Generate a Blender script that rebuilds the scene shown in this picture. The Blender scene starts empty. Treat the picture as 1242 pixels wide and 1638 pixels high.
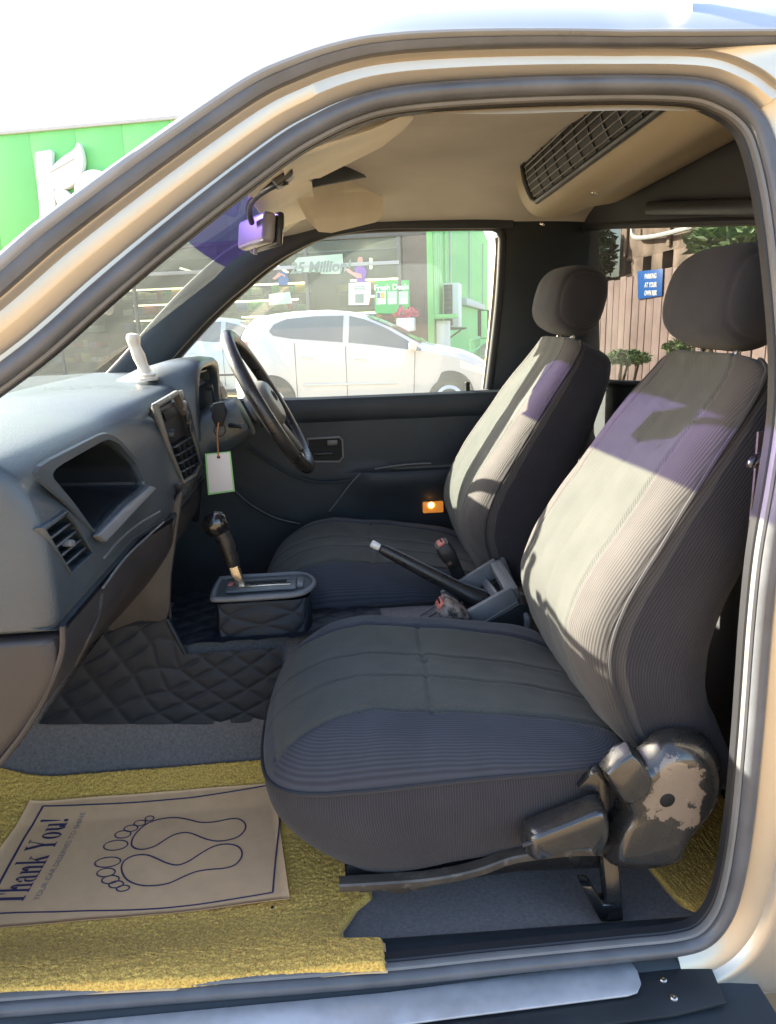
import bpy, bmesh, math, random
from mathutils import Vector, Matrix, noise
import numpy as np
random.seed(7)
R = math.radians
PI = math.pi
SC = bpy.context.scene
COL = SC.collection

# ------------------------------------------------------------------ camera, world, sun, exposure
CAM_POS = Vector((0.0, -0.87, 1.45))
YAW, PITCH, ROLL = R(4.5), R(14.8), R(1.9)
F_PX = 1140.0                                   # focal length for a 1242 x 1638 picture
cf = Vector((math.sin(YAW)*math.cos(PITCH), math.cos(YAW)*math.cos(PITCH), -math.sin(PITCH)))
cr0 = Vector((math.cos(YAW), -math.sin(YAW), 0)); cu0 = cr0.cross(cf)
CR = math.cos(ROLL)*cr0 - math.sin(ROLL)*cu0
CU = math.cos(ROLL)*cu0 + math.sin(ROLL)*cr0
cam_d = bpy.data.cameras.new('camera'); cam = bpy.data.objects.new('camera', cam_d); COL.objects.link(cam)
cam.matrix_world = Matrix(((CR.x, CU.x, -cf.x, CAM_POS.x), (CR.y, CU.y, -cf.y, CAM_POS.y), (CR.z, CU.z, -cf.z, CAM_POS.z), (0, 0, 0, 1)))
cam_d.sensor_fit = 'VERTICAL'; cam_d.sensor_height = 24.0; cam_d.lens = 24.0*F_PX/1638.0
cam_d.clip_start = 0.02; cam_d.clip_end = 2000
SC.camera = cam

SUN_AZ, SUN_EL = R(151), R(25)                  # direction towards the sun: mostly -x (ahead of the truck), a little +y
sun_dir = Vector((math.cos(SUN_AZ)*math.cos(SUN_EL), math.sin(SUN_AZ)*math.cos(SUN_EL), math.sin(SUN_EL)))
w = bpy.data.worlds.new('World'); SC.world = w; w.use_nodes = True
nt = w.node_tree; bgn = nt.nodes['Background']
sky = nt.nodes.new('ShaderNodeTexSky'); sky.sky_type = 'NISHITA'; sky.sun_disc = False
sky.sun_elevation = SUN_EL; sky.sun_rotation = R(90) - SUN_AZ
sky.air_density = 1.0; sky.dust_density = 3.0; sky.ozone_density = 1.0
nt.links.new(sky.outputs[0], bgn.inputs[0]); bgn.inputs[1].default_value = 0.10
sd = bpy.data.lights.new('sun', 'SUN'); so = bpy.data.objects.new('sun', sd); COL.objects.link(so)
sd.energy = 5.0; sd.angle = R(0.5); sd.color = (1.0, 0.91, 0.76)
so.rotation_euler = sun_dir.to_track_quat('Z', 'Y').to_euler()
SC.view_settings.view_transform = 'Standard'; SC.view_settings.look = 'None'
SC.view_settings.exposure = 2.9; SC.view_settings.gamma = 1.0
SC.view_settings.use_curve_mapping = False
SC.render.engine = 'CYCLES'
cy = SC.cycles
cy.use_denoising = True
cy.max_bounces = 12; cy.diffuse_bounces = 5; cy.glossy_bounces = 4; cy.transparent_max_bounces = 16; cy.transmission_bounces = 6
cy.caustics_reflective = False; cy.caustics_refractive = False; cy.sample_clamp_indirect = 6.0

# ------------------------------------------------------------------ measuring the photograph: a pixel plus a known depth gives a point
def ray(px, py): return cf + CR*((px-621)/F_PX) - CU*((py-819)/F_PX)
def aY(px, py, Y): d = ray(px, py); return CAM_POS + d*((Y-CAM_POS.y)/d.y)
def aX(px, py, X): d = ray(px, py); return CAM_POS + d*((X-CAM_POS.x)/d.x)
def aZ(px, py, Z): d = ray(px, py); return CAM_POS + d*((Z-CAM_POS.z)/d.z)
def sm(a, b, t):
    t = min(1.0, max(0.0, (t-a)/(b-a))); return t*t*(3-2*t)
def lerp(a, b, t): return a+(b-a)*t
def interp(x, xs, ys):
    return float(np.interp(x, xs, ys))

# ------------------------------------------------------------------ object helpers
def finish(o, parent=None, label=None, cat=None, group=None, kind=None):
    COL.objects.link(o)
    if parent is not None: o.parent = parent
    if label: o['label'] = label
    if cat: o['category'] = cat
    if group: o['group'] = group
    if kind: o['kind'] = kind
    return o
def thing(name, label, cat, group=None, loc=(0, 0, 0), rz=0.0):
    o = bpy.data.objects.new(name, None); o.empty_display_size = .05
    o.location = loc; o.rotation_euler = (0, 0, rz)
    return finish(o, None, label, cat, group)
def mesh(name, verts, faces, mats, parent=None, smooth=True, mi=None, uvs=None, **kw):
    me = bpy.data.meshes.new(name)
    me.from_pydata([tuple(v) for v in verts], [], faces)
    if not isinstance(mats, (list, tuple)): mats = [mats]
    for m in mats: me.materials.append(m)
    if mi is not None: me.polygons.foreach_set('material_index', mi)
    if smooth is True: me.polygons.foreach_set('use_smooth', [True]*len(me.polygons))
    if uvs is not None:
        ul = me.uv_layers.new(name='UVMap')
        li = np.empty(len(me.loops), dtype=np.int32); me.loops.foreach_get('vertex_index', li)
        ul.data.foreach_set('uv', np.asarray(uvs, dtype=np.float32)[li].ravel())
    me.update()
    o = bpy.data.objects.new(name, me)
    if smooth == 'auto': auto_smooth(me)
    return finish(o, parent, **kw)
def auto_smooth(me, ang=38):
    me.polygons.foreach_set('use_smooth', [True]*len(me.polygons))
    me.set_sharp_from_angle(angle=R(ang))
def from_bm(name, bm, mats, parent=None, smooth='auto', **kw):
    bmesh.ops.recalc_face_normals(bm, faces=bm.faces[:])
    me = bpy.data.meshes.new(name); bm.to_mesh(me); bm.free()
    if not isinstance(mats, (list, tuple)): mats = [mats]
    for m in mats: me.materials.append(m)
    if smooth: auto_smooth(me)
    o = bpy.data.objects.new(name, me)
    return finish(o, parent, **kw)
def catmull(pts, n=8, closed=False):
    P = [Vector(p) for p in pts]; out = []; N = len(P)
    for i in range(N if closed else N-1):
        if closed: p0, p1, p2, p3 = P[(i-1) % N], P[i], P[(i+1) % N], P[(i+2) % N]
        else: p0, p1, p2, p3 = P[max(i-1, 0)], P[i], P[i+1], P[min(i+2, N-1)]
        for k in range(n):
            t = k/n
            out.append(.5*((2*p1)+(p2-p0)*t+(2*p0-5*p1+4*p2-p3)*t*t+(3*p1-p0-3*p2+p3)*t**3))
    if not closed: out.append(P[-1].copy())
    return out
def grid_faces(nu, nv, cu=False, cv=False):
    f = []
    for i in range(nu if cu else nu-1):
        for j in range(nv if cv else nv-1):
            a = i*nv+j; b = ((i+1) % nu)*nv+j; c = ((i+1) % nu)*nv+(j+1) % nv; d = i*nv+(j+1) % nv
            f.append((a, b, c, d))
    return f
def tube(name, pts, r, mat, parent=None, seg=10, closed=False, sq=None, up=None, **kw):
    """round (or, with sq=(w,h), rectangular/elliptic) tube along pts; r may be a list"""
    P = [Vector(p) for p in pts]; N = len(P)
    rs = r if isinstance(r, (list, tuple)) else [r]*N
    V = []; prev = None
    for i in range(N):
        if closed: t = (P[(i+1) % N]-P[i-1]).normalized()
        else: t = (P[min(i+1, N-1)]-P[max(i-1, 0)]).normalized()
        if up is not None:
            a = Vector(up); a = (a - t*a.dot(t)).normalized()
        elif prev is None:
            a = Vector((0, 0, 1)) if abs(t.z) < .9 else Vector((0, 1, 0)); a = (a-t*a.dot(t)).normalized()
        else:
            a = (prev-t*prev.dot(t)).normalized()
        prev = a; b = t.cross(a)
        for k in range(seg):
            th = 2*PI*k/seg
            ca, sa = math.cos(th), math.sin(th)
            if sq:
                e = sq[2] if len(sq) > 2 else .45
                ca = math.copysign(abs(ca)**e, ca)*sq[0]; sa = math.copysign(abs(sa)**e, sa)*sq[1]
            V.append(P[i]+(a*ca+b*sa)*rs[i])
    Fc = grid_faces(N, seg, closed, True)
    if not closed:
        Fc.append(tuple(range(seg))[::-1]); Fc.append(tuple((N-1)*seg+k for k in range(seg)))
    return mesh(name, V, Fc, mat, parent, smooth='auto' if not sq else 'auto', **kw)
def rbox(name, size, mat, parent=None, M=None, bev=.005, seg=2, **kw):
    bm = bmesh.new(); bmesh.ops.create_cube(bm, size=1.0)
    for v in bm.verts: v.co = Vector((v.co.x*size[0], v.co.y*size[1], v.co.z*size[2]))
    if bev > 0: bmesh.ops.bevel(bm, geom=bm.edges[:], offset=bev, segments=seg, profile=.5, affect='EDGES')
    if M is not None: bm.transform(M)
    return from_bm(name, bm, mat, parent, **kw)
def Tm(loc, rx=0, ry=0, rz=0):
    return Matrix.Translation(loc) @ Matrix.Rotation(rz, 4, 'Z') @ Matrix.Rotation(ry, 4, 'Y') @ Matrix.Rotation(rx, 4, 'X')
def frame(o, x, y):
    """matrix with origin o, x axis along x, y axis near y"""
    x = Vector(x).normalized(); y = Vector(y); y = (y-x*y.dot(x)).normalized(); z = x.cross(y)
    return Matrix(((x.x, y.x, z.x, o[0]), (x.y, y.y, z.y, o[1]), (x.z, y.z, z.z, o[2]), (0, 0, 0, 1)))
def prism(name, poly, depth, mat, parent=None, bev=0.0, seg=2, smooth='auto', **kw):
    """poly: 3-D coplanar-ish points; extruded by the vector depth"""
    bm = bmesh.new(); d = Vector(depth)
    a = [bm.verts.new(Vector(p)) for p in poly]; b = [bm.verts.new(Vector(p)+d) for p in poly]
    n = len(a)
    bm.faces.new(a); bm.faces.new(b[::-1])
    for i in range(n): bm.faces.new((a[i], b[i], b[(i+1) % n], a[(i+1) % n]))
    bmesh.ops.recalc_face_normals(bm, faces=bm.faces[:])
    if bev > 0:
        bmesh.ops.bevel(bm, geom=bm.edges[:], offset=bev, segments=seg, profile=.5, affect='EDGES', clamp_overlap=True)
    return from_bm(name, bm, mat, parent, smooth, **kw)
def dome(name, poly, depth, inset, mat, parent=None, rings=6, back=True, **kw):
    """outline that swells along depth: rounded, pillow-like cover"""
    P = [Vector(p) for p in poly]; c = sum(P, Vector())/len(P); d = Vector(depth)
    V = []; n = len(P)
    for k in range(rings+1):
        a = k/rings*PI/2
        s = 1-inset*(1-math.cos(a))
        for p in P: V.append(c+(p-c)*s+d*math.sin(a))
    Fc = grid_faces(rings+1, n, False, True)
    Fc.append(tuple(rings*n+i for i in range(n)))
    if back: Fc.append(tuple(range(n))[::-1])
    bm = bmesh.new(); vs = [bm.verts.new(v) for v in V]
    for f in Fc: bm.faces.new([vs[i] for i in f])
    return from_bm(name, bm, mat, parent, **kw)
def lathe(name, prof, M, mat, parent=None, seg=28, **kw):
    V = []
    for (r, z) in prof:
        for k in range(seg):
            V.append(M @ Vector((r*math.cos(2*PI*k/seg), r*math.sin(2*PI*k/seg), z)))
    Fc = grid_faces(len(prof), seg, False, True)
    Fc.append(tuple(range(seg))[::-1]); Fc.append(tuple((len(prof)-1)*seg+k for k in range(seg)))
    return mesh(name, V, Fc, mat, parent, smooth='auto', **kw)
def boolean(o, cutters):
    """cut the cutter shapes out of o and bake the result"""
    for c in cutters:
        m = o.modifiers.new('cut', 'BOOLEAN'); m.object = c; m.operation = 'DIFFERENCE'; m.solver = 'EXACT'
    bpy.context.view_layer.update()
    dg = bpy.context.evaluated_depsgraph_get()
    me = bpy.data.meshes.new_from_object(o.evaluated_get(dg))
    o.modifiers.clear(); o.data = me
    for c in cutters: bpy.data.objects.remove(c)
    auto_smooth(me, 40)
    return o
def text_mesh(name, body, size, M, mat, parent=None, extrude=.0005, offset=0.0, align='CENTER', xs=1.0, shear=0.0, **kw):
    cu = bpy.data.curves.new(name, 'FONT'); cu.body = body; cu.size = size; cu.extrude = extrude; cu.offset = offset
    cu.align_x = align; cu.align_y = 'CENTER'; cu.resolution_u = 3; cu.shear = shear
    t = bpy.data.objects.new(name, cu); COL.objects.link(t)
    bpy.context.view_layer.update()
    dg = bpy.context.evaluated_depsgraph_get()
    me = bpy.data.meshes.new_from_object(t.evaluated_get(dg))
    bpy.data.objects.remove(t)
    me.transform(M @ Matrix.Diagonal((xs, 1, 1, 1)))
    me.materials.clear(); me.materials.append(mat)
    o = bpy.data.objects.new(name, me)
    return finish(o, parent, **kw)

def roundpoly(pts, f=.22, n=4):
    """the same outline with its corners rounded off"""
    P = [Vector(p) for p in pts]; out = []; N = len(P)
    for i in range(N):
        a, b, c = P[i-1], P[i], P[(i+1) % N]
        p, q = b.lerp(a, f), b.lerp(c, f)
        for k in range(n):
            t = k/(n-1); out.append(p.lerp(b, t).lerp(b.lerp(q, t), t))
    return out

# ------------------------------------------------------------------ materials
def mat(name, base, rough=.5, metal=0.0, spec=.5, coat=0.0, var=0.0, vscale=8.0, bump=0.0, bscale=200.0, sheen=0.0, rvar=0.0, col2=None, c2=(.55, .65), c2scale=6.0, emit=None, estr=0.0, detail=3.0, wear=None):
    m = bpy.data.materials.new(name); m.use_nodes = True
    nt = m.node_tree; b = nt.nodes['Principled BSDF']
    b.inputs['Base Color'].default_value = (*base, 1); b.inputs['Roughness'].default_value = rough
    b.inputs['Metallic'].default_value = metal; b.inputs['Specular IOR Level'].default_value = spec
    b.inputs['Coat Weight'].default_value = coat; b.inputs['Coat Roughness'].default_value = .08
    if sheen: b.inputs['Sheen Weight'].default_value = sheen; b.inputs['Sheen Roughness'].default_value = .5
    if emit: b.inputs['Emission Color'].default_value = (*emit, 1); b.inputs['Emission Strength'].default_value = estr
    tc = nt.nodes.new('ShaderNodeTexCoord')
    L = nt.links.new
    out = None
    if var or col2 or rvar:
        n = nt.nodes.new('ShaderNodeTexNoise'); n.inputs['Scale'].default_value = vscale; n.inputs['Detail'].default_value = 6
        L(tc.outputs['Object'], n.inputs['Vector'])
        if var:
            mx = nt.nodes.new('ShaderNodeMix'); mx.data_type = 'RGBA'
            mx.inputs[6].default_value = (*[max(0, c*(1-var)) for c in base], 1); mx.inputs[7].default_value = (*[min(1, c*(1+var)) for c in base], 1)
            rr = nt.nodes.new('ShaderNodeMapRange'); rr.inputs[1].default_value = .3; rr.inputs[2].default_value = .7
            L(n.outputs[0], rr.inputs[0]); L(rr.outputs[0], mx.inputs[0]); out = mx.outputs[2]
            L(out, b.inputs['Base Color'])
        if rvar:
            rr2 = nt.nodes.new('ShaderNodeMapRange'); rr2.inputs[1].default_value = .3; rr2.inputs[2].default_value = .7
            rr2.inputs[3].default_value = max(.02, rough-rvar); rr2.inputs[4].default_value = min(1, rough+rvar)
            L(n.outputs[0], rr2.inputs[0]); L(rr2.outputs[0], b.inputs['Roughness'])
        if col2:
            n2 = nt.nodes.new('ShaderNodeTexNoise'); n2.inputs['Scale'].default_value = c2scale; n2.inputs['Detail'].default_value = 8; n2.inputs['Roughness'].default_value = .6
            L(tc.outputs['Object'], n2.inputs['Vector'])
            r3 = nt.nodes.new('ShaderNodeMapRange'); r3.inputs[1].default_value = c2[0]; r3.inputs[2].default_value = c2[1]
            if wear:                                  # chips gather round one place that gets knocked
                vd = nt.nodes.new('ShaderNodeVectorMath'); vd.operation = 'DISTANCE'; vd.inputs[1].default_value = wear[0]; L(tc.outputs['Object'], vd.inputs[0])
                md = nt.nodes.new('ShaderNodeMath'); md.operation = 'MULTIPLY_ADD'; md.inputs[1].default_value = -.5/wear[1]; md.inputs[2].default_value = .38; L(vd.outputs['Value'], md.inputs[0])
                ad = nt.nodes.new('ShaderNodeMath'); ad.operation = 'ADD'; L(n2.outputs[0], ad.inputs[0]); L(md.outputs[0], ad.inputs[1]); L(ad.outputs[0], r3.inputs[0])
            else: L(n2.outputs[0], r3.inputs[0])
            m2 = nt.nodes.new('ShaderNodeMix'); m2.data_type = 'RGBA'
            if out is not None: L(out, m2.inputs[6])
            else: m2.inputs[6].default_value = (*base, 1)
            m2.inputs[7].default_value = (*col2, 1); L(r3.outputs[0], m2.inputs[0]); L(m2.outputs[2], b.inputs['Base Color'])
    if bump:
        nb = nt.nodes.new('ShaderNodeTexNoise'); nb.inputs['Scale'].default_value = bscale; nb.inputs['Detail'].default_value = detail
        L(tc.outputs['Object'], nb.inputs['Vector'])
        bp = nt.nodes.new('ShaderNodeBump'); bp.inputs['Strength'].default_value = min(1, bump); bp.inputs['Distance'].default_value = .002
        L(nb.outputs[0], bp.inputs['Height']); L(bp.outputs[0], b.inputs['Normal'])
    return m
def cloth(name, base, axis='U', pitch=.0045, depth=.8, diag=False, var=.12, dark=.55, sheen=.12):
    """ribbed woven seat cloth: ribs follow the UV map (metres)"""
    m = mat(name, base, .85, spec=.25, sheen=sheen)
    nt = m.node_tree; b = nt.nodes['Principled BSDF']; L = nt.links.new
    uv = nt.nodes.new('ShaderNodeUVMap'); uv.uv_map = 'UVMap'
    mp = nt.nodes.new('ShaderNodeMapping'); L(uv.outputs[0], mp.inputs['Vector'])
    if diag: mp.inputs['Rotation'].default_value = (0, 0, R(diag))
    wv = nt.nodes.new('ShaderNodeTexWave'); wv.wave_type = 'BANDS'; wv.bands_direction = 'X' if axis == 'U' else 'Y'
    wv.inputs['Scale'].default_value = 2*PI/pitch/20.0; wv.inputs['Distortion'].default_value = .25; wv.inputs['Detail'].default_value = 1; wv.inputs['Detail Scale'].default_value = .3
    L(mp.outputs[0], wv.inputs['Vector'])
    no = nt.nodes.new('ShaderNodeTexNoise'); no.inputs['Scale'].default_value = 9; no.inputs['Detail'].default_value = 6
    L(uv.outputs[0], no.inputs['Vector'])
    mx = nt.nodes.new('ShaderNodeMix'); mx.data_type = 'RGBA'
    mx.inputs[6].default_value = (*[c*dark for c in base], 1); mx.inputs[7].default_value = (*[c*1.25 for c in base], 1)
    L(wv.outputs['Fac'], mx.inputs[0])
    m2 = nt.nodes.new('ShaderNodeMix'); m2.data_type = 'RGBA'; m2.blend_type = 'MULTIPLY'; m2.inputs[0].default_value = 1
    rr = nt.nodes.new('ShaderNodeMapRange'); rr.inputs[1].default_value = .3; rr.inputs[2].default_value = .7; rr.inputs[3].default_value = 1-var; rr.inputs[4].default_value = 1+var
    L(no.outputs[0], rr.inputs[0]); L(mx.outputs[2], m2.inputs[6]); L(rr.outputs[0], m2.inputs[7]); L(m2.outputs[2], b.inputs['Base Color'])
    bp = nt.nodes.new('ShaderNodeBump'); bp.inputs['Strength'].default_value = depth; bp.inputs['Distance'].default_value = .0012
    L(wv.outputs['Fac'], bp.inputs['Height']); L(bp.outputs[0], b.inputs['Normal'])
    return m
def glass(name, tint=(.9, .95, .93), dust=.05, dustcol=(.75, .75, .7), gloss=1.0, streak=0.0):
    """see-through pane: fresnel reflection, tint, a film of dust"""
    m = bpy.data.materials.new(name); m.use_nodes = True; nt = m.node_tree; L = nt.links.new
    nt.nodes.remove(nt.nodes['Principled BSDF']); out = nt.nodes['Material Output']
    tr = nt.nodes.new('ShaderNodeBsdfTransparent'); tr.inputs[0].default_value = (*tint, 1)
    gl = nt.nodes.new('ShaderNodeBsdfGlossy'); gl.inputs['Roughness'].default_value = .02; gl.inputs['Color'].default_value = (gloss, gloss, gloss, 1)
    lw = nt.nodes.new('ShaderNodeLayerWeight'); lw.inputs[0].default_value = .5        # 1 - cos, the same from both sides
    pw_ = nt.nodes.new('ShaderNodeMath'); pw_.operation = 'POWER'; pw_.inputs[1].default_value = 5.0; L(lw.outputs['Facing'], pw_.inputs[0])
    fr = nt.nodes.new('ShaderNodeMath'); fr.operation = 'MULTIPLY_ADD'; fr.inputs[1].default_value = .94; fr.inputs[2].default_value = .06; L(pw_.outputs[0], fr.inputs[0])
    mx = nt.nodes.new('ShaderNodeMixShader'); L(fr.outputs[0], mx.inputs[0]); L(tr.outputs[0], mx.inputs[1]); L(gl.outputs[0], mx.inputs[2])
    df = nt.nodes.new('ShaderNodeBsdfTranslucent'); df.inputs[0].default_value = (*dustcol, 1)
    d2 = nt.nodes.new('ShaderNodeBsdfDiffuse'); d2.inputs[0].default_value = (*dustcol, 1)
    dm = nt.nodes.new('ShaderNodeMixShader'); dm.inputs[0].default_value = .5; L(df.outputs[0], dm.inputs[1]); L(d2.outputs[0], dm.inputs[2])
    m3 = nt.nodes.new('ShaderNodeMixShader'); m3.inputs[0].default_value = dust
    if dust:
        tc = nt.nodes.new('ShaderNodeTexCoord'); no = nt.nodes.new('ShaderNodeTexNoise'); no.inputs['Scale'].default_value = 5; no.inputs['Detail'].default_value = 8; no.inputs['Roughness'].default_value = .7
        L(tc.outputs['Object'], no.inputs['Vector'])
        rr = nt.nodes.new('ShaderNodeMapRange'); rr.inputs[1].default_value = .3; rr.inputs[2].default_value = .75; rr.inputs[3].default_value = dust*.6; rr.inputs[4].default_value = dust*1.5
        L(no.outputs[0], rr.inputs[0]); L(rr.outputs[0], m3.inputs[0])
    L(mx.outputs[0], m3.inputs[1]); L(dm.outputs[0], m3.inputs[2]); L(m3.outputs[0], out.inputs[0])
    return m

M = dict(
    paint=mat('silver_paint', (.54, .485, .40), .34, metal=.65, coat=.3, var=.05, vscale=5, bump=.03, bscale=600),
    roofp=mat('roof_paint', (.50, .515, .54), .42, metal=.5, coat=.2, var=.04, vscale=3),
    rubber=mat('door_rubber', (.088, .092, .102), .36, spec=.55, var=.25, vscale=14, bump=.12, bscale=350, rvar=.08),
    rubber_dk=mat('black_rubber', (.022, .022, .025), .5, spec=.4, bump=.1, bscale=300),
    lip=mat('grey_lip', (.15, .15, .15), .55, var=.15, vscale=12),
    liner=mat('beige_headlining', (.47, .45, .415), .9, spec=.2, var=.13, vscale=4, bump=.25, bscale=500),
    visor=mat('beige_vinyl', (.74, .69, .57), .6, spec=.35, var=.06, bump=.12, bscale=420),
    acbox=mat('tan_plastic', (.38, .33, .235), .55, var=.08, vscale=5, bump=.06, bscale=300),
    dash=mat('charcoal_plastic', (.052, .064, .075), .34, spec=.5, var=.16, vscale=7, bump=.4, bscale=420, rvar=.07),
    dash2=mat('dark_brown_plastic', (.034, .030, .031), .46, spec=.45, var=.15, vscale=6, bump=.22, bscale=520),
    black=mat('black_plastic', (.017, .020, .024), .42, spec=.45, var=.2, bump=.12, bscale=450, rvar=.1),
    void=mat('dark_recess', (.008, .009, .011), .6, spec=.3),
    trim=mat('black_trim', (.026, .033, .040), .5, spec=.35, var=.15, bump=.15, bscale=480),
    greyp=mat('grey_plastic', (.15, .155, .165), .4, var=.1, vscale=20, bump=.08, bscale=400),
    silver=mat('worn_chrome', (.55, .5, .43), .25, metal=1.0, var=.12, vscale=30, rvar=.1),
    gloss=mat('worn_gloss_black', (.022, .021, .020), .27, spec=.7, coat=.5, col2=(.20, .15, .11), c2=(.60, .625), c2scale=24, wear=((.515, .06, .722), .092), rvar=.08, vscale=30),
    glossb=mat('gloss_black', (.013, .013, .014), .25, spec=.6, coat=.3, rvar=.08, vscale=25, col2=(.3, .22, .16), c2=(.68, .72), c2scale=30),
    steel=mat('painted_steel', (.10, .085, .07), .38, metal=.5, var=.3, vscale=25, col2=(.24, .2, .16), c2=(.58, .7), c2scale=40),
    brushed=mat('brushed_steel', (.60, .62, .66), .36, metal=.55, var=.08, vscale=40, rvar=.08),
    carpet=mat('grey_carpet', (.19, .17, .162), .95, spec=.1, var=.22, vscale=170, bump=1.0, bscale=900, sheen=.2),
    quilt=mat('quilted_leatherette', (.012, .016, .024), .5, spec=.3, var=.12, vscale=20, bump=.25, bscale=500),
    mat_y=mat('yellow_coil', (.90, .45, .10), .75, spec=.3, var=.45, vscale=300, bump=1.0, bscale=420, col2=(.20, .11, .02), c2=(.58, .70), c2scale=240, sheen=.1),
    mat_b=mat('mat_backing', (.72, .48, .25), .7),
    paper=mat('kraft_paper', (.78, .47, .25), .85, spec=.2, var=.05, vscale=30, bump=.08, bscale=300),
    ink=mat('purple_ink', (.05, .04, .10), .7),
    ink_l=mat('pale_purple_ink', (.30, .235, .23), .8),
    white=mat('white_plastic', (.75, .73, .70), .45),
    card=mat('white_card', (.72, .66, .63), .6, var=.03),
    cardg=mat('green_card_edge', (.30, .62, .22), .6),
    red=mat('faded_red', (.55, .16, .12), .5, var=.2, vscale=60),
    dirty=mat('dirty_buckle', (.28, .22, .19), .6, col2=(.04, .035, .03), c2=(.45, .6), c2scale=60),
    cord=mat('orange_cord', (.45, .16, .04), .7),
    hub=mat('grey_vinyl', (.15, .145, .13), .4, bump=.15, bscale=500, rvar=.08),
    rim=mat('wheel_leather', (.022, .021, .022), .33, spec=.55, bump=.25, bscale=260, rvar=.1, var=.2, vscale=30),
    amber=mat('amber_lens', (.7, .25, .05), .25, emit=(1, .35, .05), estr=.06),
    bead=mat('amber_glow', (1, .5, .1), .3, emit=(1, .5, .1), estr=1.6),
    pearl=mat('cream_resin', (.72, .63, .52), .35, coat=.3),
    belt=mat('brown_webbing', (.09, .07, .065), .8, bump=.4, bscale=700),
    glass_w=glass('windshield_glass', (.95, .98, .96), .05, (.70, .76, .70), gloss=.10),
    glass_t=glass('purple_tint_glass', (.12, .09, .32), .04, (.22, .2, .6), gloss=.10),
    glass_d=glass('door_glass', (.88, .95, .93), .085, (.70, .78, .74)),
    glass_r=glass('rear_glass', (.21, .22, .215), .03, gloss=.4),
    mirror=mat('mirror_glass', (.8, .8, .8), .03, metal=1.0),
    mirror_back=mat('mirror_shell', (.20, .20, .23), .3),
)
M['cl_v'] = cloth('ribbed_cloth_long', (.039, .042, .054), 'V', .0034, .3, dark=.8)
M['cl_u'] = cloth('ribbed_cloth_side', (.037, .033, .036), 'U', .0042, .5, dark=.68)
M['cl_ub'] = cloth('ribbed_cloth_back', (.062, .056, .053), 'U', .0046, .35, dark=.8)
M['cl_i'] = cloth('woven_insert_cloth', (.058, .059, .053), 'U', .0036, .35, diag=38, dark=.86)
M['cl_s'] = cloth('ribbed_cloth_flank', (.033, .030, .035), 'U', .0052, .6, dark=.65)
M['cl_p'] = mat('seat_piping', (.030, .028, .030), .8)
M['cl_h'] = mat('headrest_cloth', (.036, .036, .043), .85, spec=.2, sheen=.12, var=.1, vscale=12, bump=.5, bscale=900)
M['cl_hd'] = cloth('dark_headrest_cloth', (.030, .030, .032), 'V', .0030, .3, dark=.85)

# ================================================================== THE TRUCK: body round the door opening
truck = thing('pickup_truck', 'silver pickup truck with its passenger door open, two dark cloth seats inside', 'pickup truck')
T = truck
def gdoor(z): return 0.0 if z <= 1.2 else .14*((z-1.2)/.55)**1.25
def onDoor(px, py, dy=0.0):
    Y = 0.05
    for _ in range(30):
        p = aY(px, py, Y); Y = .5*Y+.5*(gdoor(p.z)+dy)
    return aY(px, py, Y)
seal_px = [(-150, 712), (-70, 650), (20, 584), (75, 540), (160, 464), (250, 388), (350, 308), (450, 233), (505, 200), (560, 174), (621, 156), (720, 145), (850, 138), (980, 135),
           (1070, 136), (1125, 141), (1160, 154), (1192, 174), (1218, 208), (1237, 272), (1250, 345), (1260, 430), (1268, 520), (1271, 600), (1267, 680),
           (1252, 780), (1233, 890), (1221, 1000), (1213, 1100), (1205, 1200), (1193, 1320), (1178, 1412), (1160, 1466), (1130, 1502), (1085, 1517), (1000, 1526), (800, 1546), (600, 1567), (300, 1590), (0, 1614), (-180, 1628)]
loop = catmull([onDoor(*p) for p in seal_px], 5)
NL = len(loop)
def inplane_normal(i):
    t = (loop[min(i+1, NL-1)]-loop[max(i-1, 0)]); t.y = 0; t.normalize()
    n = Vector((-t.z, 0, t.x))              # left of travel = outward (up on the roof run)
    return n
norms = [inplane_normal(i) for i in range(NL)]
for _ in range(3):
    norms = [(norms[max(i-1, 0)]+norms[i]*2+norms[min(i+1, NL-1)]).normalized() for i in range(NL)]
def frac(i): return i/5.0
def ix(f): return int(f*5)
def fscale(i):                               # the frame is broad on the windscreen pillar, narrow on the roof rail
    return interp(frac(i), [0, 4, 7, 10, 13, 17, 20, 33], [.72, .70, .60, .47, .39, .44, .8, 1.0])
def sweep(name, prof, m, i0=0, i1=None, scaled=True, closed=True, push=0.0, fn=None, **kw):
    """prof: list of (n, y) - n away from the opening, y into the cab"""
    i1 = NL if i1 is None else i1
    V = []; np_ = len(prof)
    for i in range(i0, i1):
        s = fscale(i) if scaled else 1.0
        for k, (n, y) in enumerate(prof):
            if fn: n, y = fn(i, k, n, y)
            V.append(loop[i]+norms[i]*(n*s+push)+Vector((0, y, 0)))
    Fc = grid_faces(i1-i0, np_, False, closed)
    if closed:
        Fc.append(tuple(range(np_))); Fc.append(tuple((i1-i0-1)*np_+k for k in range(np_))[::-1])
    bm = bmesh.new(); vs = [bm.verts.new(v) for v in V]
    for f in Fc: bm.faces.new([vs[j] for j in f])
    return from_bm(name, bm, m, T, **kw)
def circ(cn, cy_, rn, ry, k=12): return [(cn+rn*math.cos(2*PI*a/k), cy_+ry*math.sin(2*PI*a/k)) for a in range(k)]
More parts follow.
